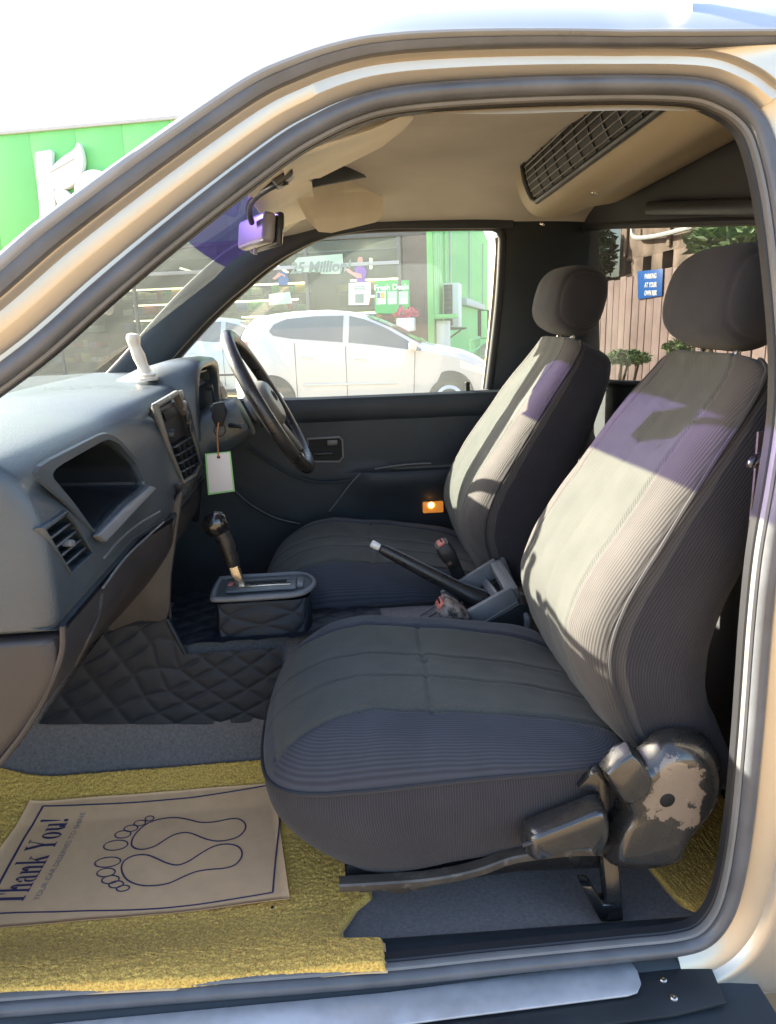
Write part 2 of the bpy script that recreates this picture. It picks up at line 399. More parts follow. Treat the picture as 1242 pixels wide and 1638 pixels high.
# the gutter does not turn down at the rear corner: it runs straight on along the roof
iK = ix(14.2)
loopG = loop[:iK]; normsG = norms[:iK]
tg = Vector((1, .0, (loop[iK-1].z-loop[iK-12].z)/(loop[iK-1].x-loop[iK-12].x)))
for k in range(1, 17): loopG.append(loop[iK-1]+tg*(.07*k)); normsG.append(norms[iK-1])
def sweepG(name, prof, m, sc_, **kw):
    V = []; np_ = len(prof)
    for i in range(len(loopG)):
        s = fscale(min(i, iK-1))
        for (n, y) in prof: V.append(loopG[i]+normsG[i]*(n*s)+Vector((0, y, 0)))
    Fc = grid_faces(len(loopG), np_, False, True)
    bm = bmesh.new(); vs = [bm.verts.new(v) for v in V]
    for f in Fc: bm.faces.new([vs[j] for j in f])
    return from_bm(name, bm, m, T, **kw)
# rubber seal bulb round the opening, and the lip that holds the headlining
sweep('door_seal', circ(0, 0, .0112, .0115, 14), M['rubber'], scaled=False)
sweep('seal_lip', circ(-.0125, .008, .0045, .007, 8), M['lip'], scaled=False)
sweep('inner_trim_edge', [(-.012, .014), (-.0165, .018), (-.0165, .032), (-.006, .034), (-.004, .012)], M['rubber_dk'], scaled=False)
# painted flange, cove and step of the door aperture
iB = ix(16)
fprof = [(.006, .016), (.0110, .004), (.0125, .0015), (.0235, .0015), (.027, -.001), (.046, -.0125), (.0495, -.014), (.072, -.014), (.0745, -.0165), (.080, -.0235), (.083, -.025), (.083, .05), (.02, .06)]
sweep('door_frame', fprof, M['paint'], i1=iB+8)
bprof = [(.006, .016), (.0125, .004), (.018, .001), (.024, -.004), (.036, -.011), (.046, -.014), (.050, -.022), (.056, -.027), (.066, -.028), (.070, .03), (.02, .06)]
iE = ix(34.2)
sweep('rear_door_post', bprof, M['paint'], i0=iB+7, i1=iE, scaled=False)
V = []
iP = ix(14.2)
for i in range(iP, iE):
    f_ = sm(17.5, 17.8, frac(i))
    a_ = loop[i]+norms[i]*lerp(.082*fscale(i), .066, f_)+Vector((0, lerp(-.024, -.028, f_), 0)); o_ = Vector((a_.x+.5, a_.y-.004, max(.44, a_.z+.02)))
    o_.z = lerp(a_.z, o_.z, .6)
    for k in range(8):
        t = k/7; p = a_.lerp(o_, t); p.y -= .010*math.sin(PI*min(1, t*2))
        V.append(p)
mesh('rear_body_side', V, grid_faces(iE-iP, 8), M['paint'], T)
# dark weatherstrip under the gutter, then the gutter itself, then the roof skin
iR = ix(18)
sweepG('weatherstrip', [(.083, -.0295), (.086, -.0345), (.092, -.0365), (.104, -.0385), (.110, -.037), (.110, -.01), (.083, -.01)], M['rubber'], 1)
sweepG('roof_gutter', circ(.1175, -.031, .0125, .0135, 14), mat('gutter_rubber', (.27, .28, .295), .33, spec=.5, var=.12, rvar=.06), 1)
sweep('windscreen_moulding', circ(.139, .012, .009, .016, 12), M['rubber'], i1=ix(10.6))
V = []
shape = [(0, 0), (.012, .10), (.03, .24), (.06, .42), (.11, .62), (.19, .80), (.30, .93), (.42, .99), (.5, 1.0), (.58, .99), (.70, .93), (.81, .80), (.89, .62), (.94, .42), (.97, .24), (1, 0)]
i0 = ix(6.6)
rowsx = []
for i in range(i0, len(loopG)):
    g = loopG[i]+normsG[i]*(.124*fscale(min(i, iK-1)))+Vector((0, -.028, 0))
    if rowsx and g.x < rowsx[-1].x+.006: continue
    rowsx.append(g)
for g in rowsx:
    H_ = lerp(.012, .15, sm(-.28, .10, g.x))
    for (s_, h_) in shape: V.append(Vector((g.x, g.y+(1.49-g.y)*s_, g.z+H_*h_)))
mesh('roof', V, grid_faces(len(rowsx), len(shape)), M['roofp'], T)
# lower rocker and body side below the sill (mostly out of the frame)
pts = [(-1.1, .505), (.50, .478)]
sill = []
def srow(y, z, x0=-1.2, x1=.62, n=24, drop=.0): return [Vector((x0+(x1-x0)*k/(n-1), y, z)) for k in range(n)]
rows = [(.100, .440), (.090, .470), (.076, .486), (.062, .494), (.050, .497), (.036, .4975), (.024, .4965), (.016, .491), (.008, .482), (-.004, .476), (-.014, .466), (-.022, .460), (-.060, .459), (-.118, .455)]
V = []
for (y, z) in rows: V += srow(y, z-.004)
# the sill rubber follows a slightly falling line towards the rear
for v in V: v.z += -.018*(v.x+.0)/.55
mesh('sill_trim', V, grid_faces(len(rows), 24), M['trim'], T)
V = []
for (y, z) in [(-.116, .4625), (-.128, .459), (-.137, .445), (-.140, .40), (-.132, .33), (-.10, .26), (-.04, .245)]: V += srow(y, z-.004, -1.2, .75)
for v in V: v.z += -.018*v.x/.55
mesh('rocker_panel', V, grid_faces(7, 24), M['paint'], T)
# painted floor of the door opening behind the black plate, rising into the rear post
def quadpatch(name, a, b, c, d, m, n=14, bulge=0.0, bdir=(0, 0, 1), **kw):
    V = []
    for i in range(n):
        for j in range(n):
            u, v = i/(n-1), j/(n-1)
            p = (a*(1-u)+b*u)*(1-v)+(d*(1-u)+c*u)*v
            V.append(p+Vector(bdir)*bulge*16*u*(1-u)*v*(1-v))
    return mesh(name, V, grid_faces(n, n), m, T, **kw)
# sill plate: black plastic end with two screws and a thin steel tread
pl = [aZ(-60, 1668, .4665), aZ(1020, 1530, .4475), aZ(1125, 1522, .4455), aZ(1162, 1608, .4440), aZ(1080, 1628, .4445), aZ(560, 1700, .455), aZ(-60, 1740, .4665)]
prism('sill_plate', pl, (0, 0, .006), M['black'], T, bev=.002)
st = [(-10, 1650), (118, 1637), (620, 1590), (800, 1566), (993, 1538), (1010, 1541), (1020, 1556), (1026, 1576), (1020, 1590), (1005, 1595), (700, 1634), (300, 1690), (0, 1725)]
prism('sill_tread', [aZ(px, py, interp(px, [0, 1030], [.479, .4575])) for px, py in st], (0, 0, .004), M['brushed'], T, bev=.0015)
for (px, py) in ((1061, 1568), (1078, 1597)):
    p = aZ(px, py, .4515)
    lathe('screw', [(.006, 0), (.0058, .002), (.004, .0034), (.0015, .0034), (.001, .0022)], Tm(p), M['silver'], T, seg=14)

# ------------------------------------------------------------------ headlining, rear wall, windows
V = []; xs = [-.13+.03*k for k in range(33)]
ys = [.16, .175, .20, .26, .36, .5, .66, .8, .95, 1.1, 1.2, 1.28, 1.33, 1.355, 1.368, 1.372]
zs = [1.715, 1.735, 1.752, 1.772, 1.793, 1.808, 1.815, 1.815, 1.810, 1.80, 1.787, 1.772, 1.757, 1.747, 1.741, 1.737]
for x in xs:
    fr = sm(-.13, .10, x)
    for y, z in zip(ys, zs):
        V.append(Vector((x, y, z-.045*(1-fr)-.01*sm(.5, .85, x)+.0035*noise.noise((x*6, y*6, 0)))))
mesh('headliner', V, grid_faces(len(xs), len(ys)), M['liner'], T)
# clips in the rail trim above the far window
for (px, py) in ((628, 334), (731, 336)):
    p = aY(px, py, 1.372)
    rbox('trim_panel', (.075, .006, .034), M['liner'], T, Tm(p, rx=R(-18)), bev=.003)
    lathe('trim_clip', [(.0125, 0), (.012, .004), (.008, .006), (.003, .006), (.002, .003)], Tm(p+Vector((0, -.004, .001)), rx=R(80)), M['liner'], T, seg=16)
# windscreen: one sheet on the slope of the two pillars, its upper band tinted purple
def wsz(x, y): return 1.342+.672*(x+.591)+.062*y/1.36
def wsp(x, y): return Vector((x-.02*(1-((y-.75)/.65)**2), y, wsz(x, y)-.002))
def onScreen(px, py):
    d = ray(px, py); lo, hi = .9, 4.0
    for _ in range(50):
        t = (lo+hi)/2; p = CAM_POS+d*t
        if p.z < wsz(p.x, p.y): lo = t
        else: hi = t
    return p
ta, tb_ = onScreen(300, 370), onScreen(364, 426)
def xtint(y): return lerp(ta.x, tb_.x, (y-ta.y)/(tb_.y-ta.y))
we = [onScreen(*p) for p in ((150, 645), (205, 588), (240, 550), (300, 488), (370, 420), (440, 372))]
def wedge(x): return min(1.36, interp(x, [p.x for p in we], [p.y for p in we]))
def ws_patch(name, f0, f1, m):
    V = []
    n = 16
    for i in range(n):
        for j in range(24):
            u_ = j/23; y = .15+(1.30-.15)*u_; x = lerp(f0(y), f1(y), i/(n-1)); y = .15+(wedge(x)-.15)*u_; V.append(wsp(lerp(f0(y), f1(y), i/(n-1)), y))
    n0 = len(V)
    return mesh(name, V, grid_faces(n, 24), m, T)
ws_patch('windscreen', lambda y: -1.02, xtint, M['glass_w'])
ws_patch('windscreen_tint_band', lambda y: xtint(y)+.0005, lambda y: -.06, M['glass_t'])
# header trim between screen and headlining
V = []
for j in range(24):
    y = .15+1.25*j/23
    a = wsp(-.115, y)
    V += [a+Vector((0, 0, .004)), a+Vector((.02, 0, -.008)), a+Vector((.07, 0, .018)), a+Vector((.12, 0, .045))]
mesh('windscreen_header', V, grid_faces(24, 4), M['visor'], T)
# far windscreen pillar, black trim
pp = [(150, 648), (205, 592), (262, 528), (305, 482), (350, 440), (400, 402), (455, 373), (515, 354), (600, 349), (700, 349), (815, 349)]
tube('far_pillar_trim', catmull([aY(px+6, py+8, 1.375) for px, py in pp], 5), [interp(k, [0, 22, 34, 40, 50], [1.0, 1.0, .62, .30, .26]) for k in range(51)], M['trim'], T, seg=16, sq=(.024, .058, .8), up=(0, 1, 0))
# far door: window frame, glass, rubber, light channel
wf = [(222, 640), (262, 595), (330, 518), (395, 456), (450, 412), (495, 385), (530, 372), (580, 366), (680, 363), (770, 362), (793, 364), (802, 374), (803, 400), (799, 470), (792, 540), (782, 622)]
wl = catmull([aY(px, py, 1.395) for px, py in wf], 5)
drv = T
tube('far_window_seal', wl, .0135, M['rubber_dk'], T, seg=10)
V = [p+Vector((0, .008, 0)) for p in wl] + [aY(500, 648, 1.41)]
mesh('far_window_glass', V, [tuple(range(len(V)))], M['glass_d'], T, smooth=False)
tube('window_channel', [aY(796, 380, 1.405), aY(797, 400, 1.405), aY(792, 470, 1.405), aY(785, 545, 1.405), aY(776, 622, 1.405)], 1.0, mat('window_channel', (.36, .33, .27), .5), T, seg=8, sq=(.008, .011, .5), up=(0, 1, 0))
V = []
top = [aY(505, 372, 1.39), aY(540, 358, 1.385), aY(600, 353, 1.385), aY(700, 353, 1.385), (aY(815, 352, 1.385))]
tube('far_window_rail', catmull(top, 5), 1.0, M['trim'], T, seg=10, sq=(.012, .016, .6), up=(0, 1, 0))
# quarter trim between far door and rear wall
def plate(name, pts, m, d=(0, .02, 0), bev=.004, **kw): return prism(name, pts, d, m, T, bev=bev, **kw)
qx = [aY(800, 345, 1.395), aY(850, 335, 1.395), aY(935, 330, 1.395), aY(960, 330, 1.395), aY(960, 700, 1.395), aY(776, 700, 1.395), aY(784, 600, 1.395), aY(796, 480, 1.395), aY(804, 390, 1.395)]
plate('quarter_trim', qx, M['trim'], bev=.006)
# rear wall with its window
XR = .80
hole = catmull([aX(918, 470, XR), aX(920, 395, XR), aX(928, 370, XR), aX(950, 362, XR), aX(1070, 357, XR), aX(1205, 352, XR), aX(1360, 350, XR), aX(1385, 380, XR), aX(1385, 600, XR), aX(1360, 628, XR), aX(1100, 618, XR), aX(950, 610, XR), aX(925, 590, XR)], 6, closed=True)
hc = sum(hole, Vector())/len(hole)
bm = bmesh.new()
inn = [bm.verts.new(p) for p in hole]; outv = []; inn2 = [bm.verts.new(p+Vector((.04, 0, 0))) for p in hole]
for p in hole:
    d = p-hc; s = 1e9
    for lim, comp in ((1.40-hc.y, d.y), (.03-hc.y, d.y), (1.80-hc.z, d.z), (.40-hc.z, d.z)):
        if comp*lim > 0: s = min(s, lim/comp)
    outv.append(bm.verts.new(hc+d*s))
n = len(inn)
for i in range(n):
    bm.faces.new((inn[i], inn[(i+1) % n], outv[(i+1) % n], outv[i])); bm.faces.new((inn[i], inn2[i], inn2[(i+1) % n], inn[(i+1) % n]))
from_bm('rear_wall', bm, mat('dark_grey_trim', (.034, .036, .039), .75, var=.12, bump=.2, bscale=500), T, smooth=False)
tube('rear_window_seal', [p+Vector((.004, 0, 0)) for p in hole], .010, M['rubber_dk'], T, seg=8, closed=True)
mesh('rear_window', [p+Vector((.025, 0, 0)) for p in hole], [tuple(range(n))], M['glass_r'], T, smooth=False)
tube('rear_trim_bar', [aX(1040, 334, .785), aX(1120, 333, .785), aX(1250, 331, .785)], 1.0, M['black'], T, seg=12, sq=(.016, .012, .5), up=(0, 0, 1))
# overhead air unit across the rear of the cab, with its slatted outlet
acp = [(p.x, p.y) for p in catmull([(.500, 1.84, 0), (.501, 1.805, 0), (.511, 1.760, 0), (.535, 1.720, 0), (.570, 1.700, 0), (.62, 1.698, 0), (.70, 1.722, 0), (.79, 1.745, 0), (.80, 1.84, 0)], 6)]
V = []; ysn = [1.075, 1.07, 1.055, 1.03, .9, .7, .5, .3, .16]
for k, y in enumerate(ysn):
    s = [.90, .955, .985, 1, 1, 1, 1, 1, 1][k]
    for (x, z) in acp: V.append(Vector((.64+(x-.64)*s, y, 1.80+(z-1.80)*s+.035*(1.05-y)/.8)))
nA = len(acp)
mesh('air_conditioner_housing', V, grid_faces(len(ysn), nA)+[tuple(range(nA))], M['acbox'], T, smooth='auto')
def acs(t, y, off=0.0):
    """point on the front curve of the air unit; t = index along the profile"""
    i = min(int(t), nA-2); f = t-i
    x = lerp(acp[i][0], acp[i+1][0], f); z = lerp(acp[i][1], acp[i+1][1], f)
    tx, tz = acp[i+1][0]-acp[i][0], acp[i+1][1]-acp[i][1]; l = math.hypot(tx, tz)
    return Vector((x+tz/l*off, y, z-tx/l*off+.035*(1.05-y)/.8))
tube('housing_gap', [Vector((.64+(x-.64)*.905, 1.077, 1.80+(z-1.80)*.905+.035*(1.05-1.077)/.8)) for (x, z) in acp[1:-2]], .0035, M['void'], T, seg=6)
vent = mesh('air_outlet', [acs(5+12*i/11, .95-.66*j/11, .002) for i in range(12) for j in range(12)], grid_faces(12, 12), M['void'], T)
for k in range(7):
    t = 5.6+11*k/6.5
    tube('slat', [acs(t, .945, .006), acs(t, .62, .006), acs(t, .295, .006)], .0015, M['greyp'], vent, seg=6)
for k in range(9):
    y = .88-.066*k
    tube('fin', [acs(5.4, y, .004), acs(9, y, .004), acs(13, y, .004), acs(16.6, y, .004)], .0016, M['black'], vent, seg=5)
rim_ = [acs(4.5, .94-.64*k/8, .004) for k in range(9)]+[acs(4.5+13*k/8, .28, .004) for k in range(1, 9)]+[acs(17.5, .28+.67*k/8, .004) for k in range(1, 9)]+[acs(17.5-13*k/8, .965, .004) for k in range(1, 8)]
tube('outlet_frame', rim_, .007, M['black'], vent, seg=8, closed=True)
for (px, py) in ((868, 306), (952, 308), (868, 358)):
    p = aX(px, py, .56)
    lathe('housing_screw', [(.007, 0), (.0065, .003), (.003, .004)], Tm(p, ry=R(-150)), M['silver'], T, seg=12)

# ------------------------------------------------------------------ visors and mirror
def slab(name, pts, th, m, bev=.008, parent=T, **kw):
    c = [Vector(p) for p in pts]; nrm = (c[1]-c[0]).cross(c[2]-c[1]).normalized()
    return prism(name, c, nrm*th, m, parent, bev=bev, seg=3, **kw)
vis = slab('sun_visor', [aY(470, 300, .86), aY(492, 296, .92), aY(598, 278, 1.20), aY(611, 285, 1.22), aY(612, 334, 1.215), aY(600, 344, 1.20), aY(528, 360, 1.04), aY(508, 358, .98), aY(488, 336, .90)], .020, M['visor'], bev=.007, label='driver visor folded down')
slab('sun_visor', [aY(452, 268, .36), aY(470, 250, .36), aY(600, 205, .36), aY(650, 182, .40), aY(668, 188, .62), aY(612, 232, .66), aY(512, 282, .64), aY(470, 286, .58), aY(456, 282, .46)], .018, M['visor'], bev=.006, label='passenger visor folded up')
slab('header_pad', [aY(402, 290, .50), aY(420, 282, .55), aY(500, 290, .80), aY(505, 325, 1.0), aY(492, 350, 1.16), aY(450, 362, 1.16), aY(430, 352, .95)], .014, M['visor'], bev=.004)
slab('visor_shadow_slab', [aY(500, 290, .84), aY(530, 268, .90), aY(602, 248, 1.06), aY(609, 274, 1.09), aY(598, 282, 1.08), aY(505, 300, .85)], .010, M['trim'], bev=.003)  # dark slab added to stand for the shadow gap above the visor
mr = bpy.data.objects.new('rear_view_mirror', None); mr.empty_display_size = .02; finish(mr, T)
arm = catmull([aY(458, 286, .46), aY(440, 293, .47), aY(415, 308, .52), aY(402, 322, .57), aY(399, 338, .62), aY(403, 356, .66)], 5)
tube('mirror_arm', arm, [interp(k, [0, 10, 25], [.010, .008, .006]) for k in range(len(arm))], M['black'], mr, seg=10)
rbox('arm_base', (.04, .05, .03), M['black'], mr, Tm(aY(450, 280, .47), ry=R(-35)), bev=.008)
Mm = Tm(aY(410, 371, .70), rz=R(24), ry=R(8))
rbox('mirror_shell', (.028, .165, .058), M['mirror_back'], mr, Mm, bev=.010, seg=3)
rbox('mirror_rim', (.014, .170, .063), M['black'], mr, Mm @ Matrix.Translation((.021, 0, 0)), bev=.005)
rbox('mirror_pane', (.003, .158, .052), M['mirror'], mr, Mm @ Matrix.Translation((.0285, 0, 0)), bev=.001)
tube('dipping_tab', [aY(409, 396, .66), aY(409, 407, .66)], .004, M['greyp'], mr, seg=8)

# ================================================================== DASHBOARD
def fx(y): return -.362+.030*sm(.42, .60, y)+.006*sm(.98, 1.02, y)
def ztop(y): return 1.318+.016*sm(.40, .62, y)
def onF(px, py, off=0.0):
    X = -.40
    for _ in range(60):
        p = aX(px, py, X); X = .6*X+.4*(fx(p.y)+off)
    return aX(px, py, X)
def upper_prof(y):
    f, zt = fx(y), ztop(y)
    return catmull([(-1.02, 0, 1.10), (-1.0, 0, 1.17), (-.92, 0, zt-.02), (-.78, 0, zt-.002), (-.60, 0, zt), (f-.085, 0, zt-.008), (f-.035, 0, zt-.026), (f-.010, 0, zt-.065), (f, 0, 1.20), (f+.001, 0, 1.13), (f-.001, 0, 1.094), (f-.010, 0, 1.081), (f-.03, 0, 1.077), (-.70, 0, 1.077), (-1.02, 0, 1.077)], 6)
def lower_prof(y):
    f = fx(y); drv_ = sm(.94, 1.0, y)
    l = f-.008-.05*drv_
    return catmull([(-.9, 0, 1.070), (l-.04, 0, 1.070), (l-.010, 0, 1.067), (l-.001, 0, 1.055), (l-.006, 0, 1.01), (l-.045, 0, .952), (l-.092, 0, .900), (l-.145, 0, .848), (l-.22, 0, .785), (l-.29, 0, .74), (-.9, 0, .71)], 5)
def loft(name, pf, y0, y1, r, n, m):
    ylist = [(y0+r*.6*(1-math.cos(a*PI/2/6)), 1-math.sin(a*PI/2/6)) for a in range(7)]
    ylist += [(lerp(y0+r, y1-.02, (k+1)/n), 0) for k in range(n)]
    ylist += [(y1, 0)]
    V = []
    for (y, e) in ylist:
        P = pf(y)
        c = Vector((-.72, 0, sum(p.z for p in P)/len(P)))
        for p in P:
            d = c-p; l = max(1e-6, d.length)
            q = p+d/l*min(l, r*(e))
            V.append(Vector((q.x, y, q.z)))
    npf = len(pf(.3))
    Fc = grid_faces(len(ylist), npf, False, True)
    Fc.append(tuple(range(npf))); Fc.append(tuple((len(ylist)-1)*npf+k for k in range(npf))[::-1])
    bm = bmesh.new(); vs = [bm.verts.new(v) for v in V]
    for f in Fc: bm.faces.new([vs[i] for i in f])
    return from_bm(name, bm, m, T)
dash = loft('dashboard', upper_prof, .012, 1.385, .030, 70, M['dash'])
lower = loft('glove_box', lower_prof, .018, 1.385, .026, 60, M['dash2'])
lower['label'] = 'lower dashboard with glove box'
def cutter(pts, back, front=.08):
    bm = bmesh.new()
    a = [bm.verts.new(Vector(p)+Vector((front, 0, 0))) for p in pts]; b = [bm.verts.new(Vector(p)+Vector((-back, 0, 0))) for p in pts]
    bm.faces.new(a); bm.faces.new(b[::-1]); n = len(a)
    for i in range(n): bm.faces.new((a[i], b[i], b[(i+1) % n], a[(i+1) % n]))
    bmesh.ops.recalc_face_normals(bm, faces=bm.faces[:])
    me = bpy.data.meshes.new('cut'); bm.to_mesh(me); bm.free()
    o = bpy.data.objects.new('cut', me); COL.objects.link(o); return o
pocket = [onF(78, 756), onF(168, 704), onF(186, 712), onF(212, 742), onF(228, 778), onF(185, 812), onF(148, 852), onF(112, 800)]
pocket = roundpoly(pocket)
ventc = [onF(68, 846), onF(104, 819), onF(122, 845), onF(145, 884), onF(110, 916), onF(88, 880)]
radio = [onF(251, 652), onF(283, 632), onF(300, 670), onF(319, 740), onF(310, 757), onF(291, 768), onF(272, 720)]
clus = [Vector((fx(1), y, z)) for y, z in ((.955, 1.185), (1.30, 1.185), (1.30, 1.300), (.955, 1.300))]
boolean(dash, [cutter(pocket, .16), cutter(ventc, .07), cutter(radio, .02), cutter(clus, .09, .10)])
dash.data.materials.clear(); dash.data.materials.append(M['dash'])
def ctr(pts): return sum(pts, Vector())/len(pts)
def ring(name, pts, grow, depth, m, parent, back=.004, rr=None):
    """raised frame round an opening"""
    c = ctr(pts); o_ = [c+(p-c)*(1+grow) for p in pts]; n = len(pts)
    bm = bmesh.new(); d = Vector((depth, 0, 0)); e = Vector((-back, 0, 0))
    A = [bm.verts.new(p+e) for p in o_]; B = [bm.verts.new(p+d) for p in o_]; C = [bm.verts.new(p+d) for p in pts]; D = [bm.verts.new(p+e*3) for p in pts]
    for i in range(n):
        j = (i+1) % n
        for X, Y in ((A, B), (B, C), (C, D), (D, A)): bm.faces.new((X[i], X[j], Y[j], Y[i]))
    bmesh.ops.recalc_face_normals(bm, faces=bm.faces[:])
    bmesh.ops.bevel(bm, geom=[x for x in bm.edges if x.is_manifold], offset=min(depth*.4, .0025), segments=2, profile=.5, affect='EDGES', clamp_overlap=True)
    return from_bm(name, bm, m, parent)
# storage pocket: dark liner, frame, lower lip
po = bpy.data.objects.new('storage_pocket', None); po.empty_display_size = .02; finish(po, T)
c = ctr(pocket)
pk = [p+Vector((-.012, 0, 0)) for p in pocket]
bk = [c+(p-c)*.86+Vector((-.145, 0, .004)) for p in pocket]
V = pk+bk; n = len(pk)
mesh('liner', V, [(i, (i+1) % n, n+(i+1) % n, n+i) for i in range(n)]+[tuple(range(n, 2*n))], M['black'], po, smooth=False)
fr_o = [onF(38, 752), onF(162, 690), onF(184, 698), onF(218, 735), onF(242, 779), onF(200, 822), onF(158, 866), onF(106, 810)]
fr_o = roundpoly(fr_o)
V = [p+Vector((.001, 0, 0)) for p in fr_o]+[lerp(a, b, .12)+Vector((.0045, 0, 0)) for a, b in zip(fr_o, pocket)]+[lerp(a, b, .82)+Vector((.005, 0, 0)) for a, b in zip(fr_o, pocket)]+[p+Vector((-.004, 0, 0)) for p in pocket]+[p+Vector((-.02, 0, 0)) for p in pocket]
mesh('pocket_frame', V, [(k*n+i, k*n+(i+1) % n, (k+1)*n+(i+1) % n, (k+1)*n+i) for k in range(4) for i in range(n)], M['dash'], po, smooth=False)
slab('lip', [onF(145, 858, .004), onF(160, 868, .007), onF(243, 782, .007), onF(232, 778, .004), onF(190, 813, .004)], .012, M['greyp'], bev=.003, parent=po)
# two grooves under the pocket
for a in ([(167, 892), (190, 865), (222, 838), (256, 818)], [(165, 940), (200, 893), (232, 862), (262, 835)]):
    tube('dash_groove', catmull([onF(px, py, .0015) for px, py in a], 5), .0022, M['greyp'], T, seg=6)
# face vent
av = bpy.data.objects.new('air_vent', None); av.empty_display_size = .02; finish(av, T)
ring('vent_frame', ventc, .07, .005, M['dash'], av)
c = ctr(ventc)
mesh('vent_back', [p+Vector((-.06, 0, 0)) for p in ventc], [tuple(range(len(ventc)))], M['void'], av, smooth=False)
for k in range(5):
    t = (k+.55)/5
    a = lerp(ventc[0], ventc[4], t); b = lerp(ventc[1], ventc[3], t)
    Mx = frame((a+b)/2+Vector((-.014, 0, 0)), b-a, Vector((1, 0, .35)))
    rbox('slat', ((b-a).length*.985, .026, .0035), M['greyp' if k == 9 else 'dash'], av, Mx, bev=.001)
p = lerp(lerp(ventc[0], ventc[4], .55), lerp(ventc[1], ventc[3], .55), .55)
rbox('tab', (.014, .018, .010), M['greyp'], av, Tm(p+Vector((-.002, 0, 0)), rx=R(-20)), bev=.003)
# centre stack: surround, radio, dark slot, vents, buttons
cs = [onF(246, 638), onF(284, 620), onF(293, 632), onF(308, 672), onF(326, 742), onF(318, 760), onF(286, 776), onF(264, 715)]
ring('radio_surround', radio, .10, .006, M['hub'], T)
ra = bpy.data.objects.new('radio', None); ra.empty_display_size = .02; finish(ra, T)
mesh('radio_back', [p+Vector((-.016, 0, 0)) for p in radio], [tuple(range(len(radio)))], M['void'], ra, smooth=False)
slab('radio_panel', [onF(256, 655, -.012), onF(281, 641, -.012), onF(301, 694, -.012), onF(276, 710, -.012)], .010, M['dash2'], bev=.002, parent=ra)
slab('screen', [onF(262, 660, -.003), onF(280, 650, -.003), onF(284, 664, -.003), onF(266, 674, -.003)], .002, M['void'], bev=.0005, parent=ra)
lathe('knob', [(.011, 0), (.011, .012), (.009, .015), (.001, .015)], Tm(onF(268, 695, -.004), ry=R(90)), M['black'], ra, seg=16)
cv = bpy.data.objects.new('centre_vent', None); cv.empty_display_size = .02; finish(cv, T)
for k in range(4):
    a = onF(277+k*4, 716+k*13, -.006); b = onF(301+k*5, 701+k*13, -.006)
    rbox('slat', ((b-a).length, .018, .004), M['dash'], cv, frame((a+b)/2, b-a, Vector((1, 0, .3))), bev=.001)
for k in range(3):
    a = onF(284+k*8, 712-k*4, -.005); b = onF(296+k*8, 766-k*5, -.005)
    rbox('fin', ((b-a).length, .012, .003), M['black'], cv, frame((a+b)/2, b-a, Vector((1, 0, 0))), bev=.001)
for k in range(4):
    a = onF(290+k*5.2, 632+k*17, .002)
    rbox('button', (.008, .026, .022), M['hub' if k < 2 else 'black'], T, Tm(a), bev=.003)
slab('stack_lower_trim', [onF(288, 778, .003), onF(318, 762, .003), onF(313, 800, -.006), onF(292, 838, -.012), onF(286, 800, -.004)], .008, M['dash2'], bev=.002)
def onL(px, py):
    X = -.38
    for _ in range(80):
        p = aX(px, py, X); l = fx(max(.02, p.y))-.008
        X = .7*X+.3*(l+interp(p.z, [.74, .785, .848, .900, .952, 1.01, 1.07], [-.29, -.22, -.145, -.092, -.045, -.006, 0]))
    return aX(px, py, X)
tube('panel_edge', catmull([aY(101, 1001, .026), aY(97, 1054, .026), aY(56, 1144, .026), aY(4, 1216, .026), aY(-60, 1290, .026)], 6), .0045, M['dash2'], T, seg=8)
tube('panel_edge', catmull([onL(160, 950)+Vector((.002, 0, 0)), onL(154, 985)+Vector((.002, 0, 0)), onL(140, 1018)+Vector((.002, 0, 0)), onL(118, 1062)+Vector((.002, 0, 0))], 5), .004, M['dash2'], T, seg=8)
# strip down the side of the stack
tube('stack_edge', catmull([onF(282, 775, .004), onF(284, 800, .0), onF(276, 840, -.006), aY(271, 880, .66), aY(268, 930, .655), aY(272, 990, .65)], 5), .005, M['dash2'], T, seg=8)
# panel closing the stack towards the tunnel
slab('console_side_panel', catmull([aY(292, 782, .615), aY(286, 840, .615), aY(275, 920, .61), aY(268, 990, .605), aY(222, 995, .60), aY(168, 1008, .595), aY(210, 925, .60), aY(258, 835, .61)], 3, closed=True), .02, M['dash2'], bev=.004)
# instrument hood: an arch over the dials, thick at the lip
def arch(t, grow=0.0):
    y0, y1, zb, zt = .935, 1.325, 1.18, 1.372
    w_, c_ = (y1-y0)/2+grow, (y0+y1)/2
    a = PI*t
    e = .42
    ca, sa = math.cos(a), math.sin(a)
    return (c_-math.copysign(abs(ca)**e, ca)*w_, zb+(abs(sa)**e)*(zt-zb+grow))
V = []; na = 40
hp = [(-.62, -.05), (-.50, -.012), (-.42, .004), (-.36, .008), (-.328, .003), (-.320, -.006), (-.326, -.016), (-.345, -.022), (-.43, -.026)]
for (x, g) in hp:
    for k in range(na+1):
        y, z = arch(k/na, g); V.append(Vector((x+.010*math.sin(PI*k/na), y, z-.02*sm(-.45, -.62, x))))
mesh('instrument_hood', V, grid_faces(len(hp), na+1), M['dash'], T)
V = [Vector((-.425, *arch(k/na, -.02))) for k in range(na+1)]
cl_ = mesh('instrument_cluster', V, [tuple(range(na+1))], M['void'], T, smooth=False)
for (yy, zz, rr2) in ((1.05, 1.27, .052), (1.19, 1.27, .052), (1.275, 1.262, .028)):
    lathe('dial', [(rr2, 0), (rr2, .004), (rr2-.004, .005), (rr2-.004, .002), (.001, .002)], Tm((-.424, yy, zz), ry=R(90)), M['black'], cl_, seg=28)
rbox('lens', (.002, .33, .135), mat('dark_lens', (.02, .012, .012), .08, spec=.5, coat=.5), cl_, Tm((-.405, 1.13, 1.262), ry=R(-12)), bev=.001)
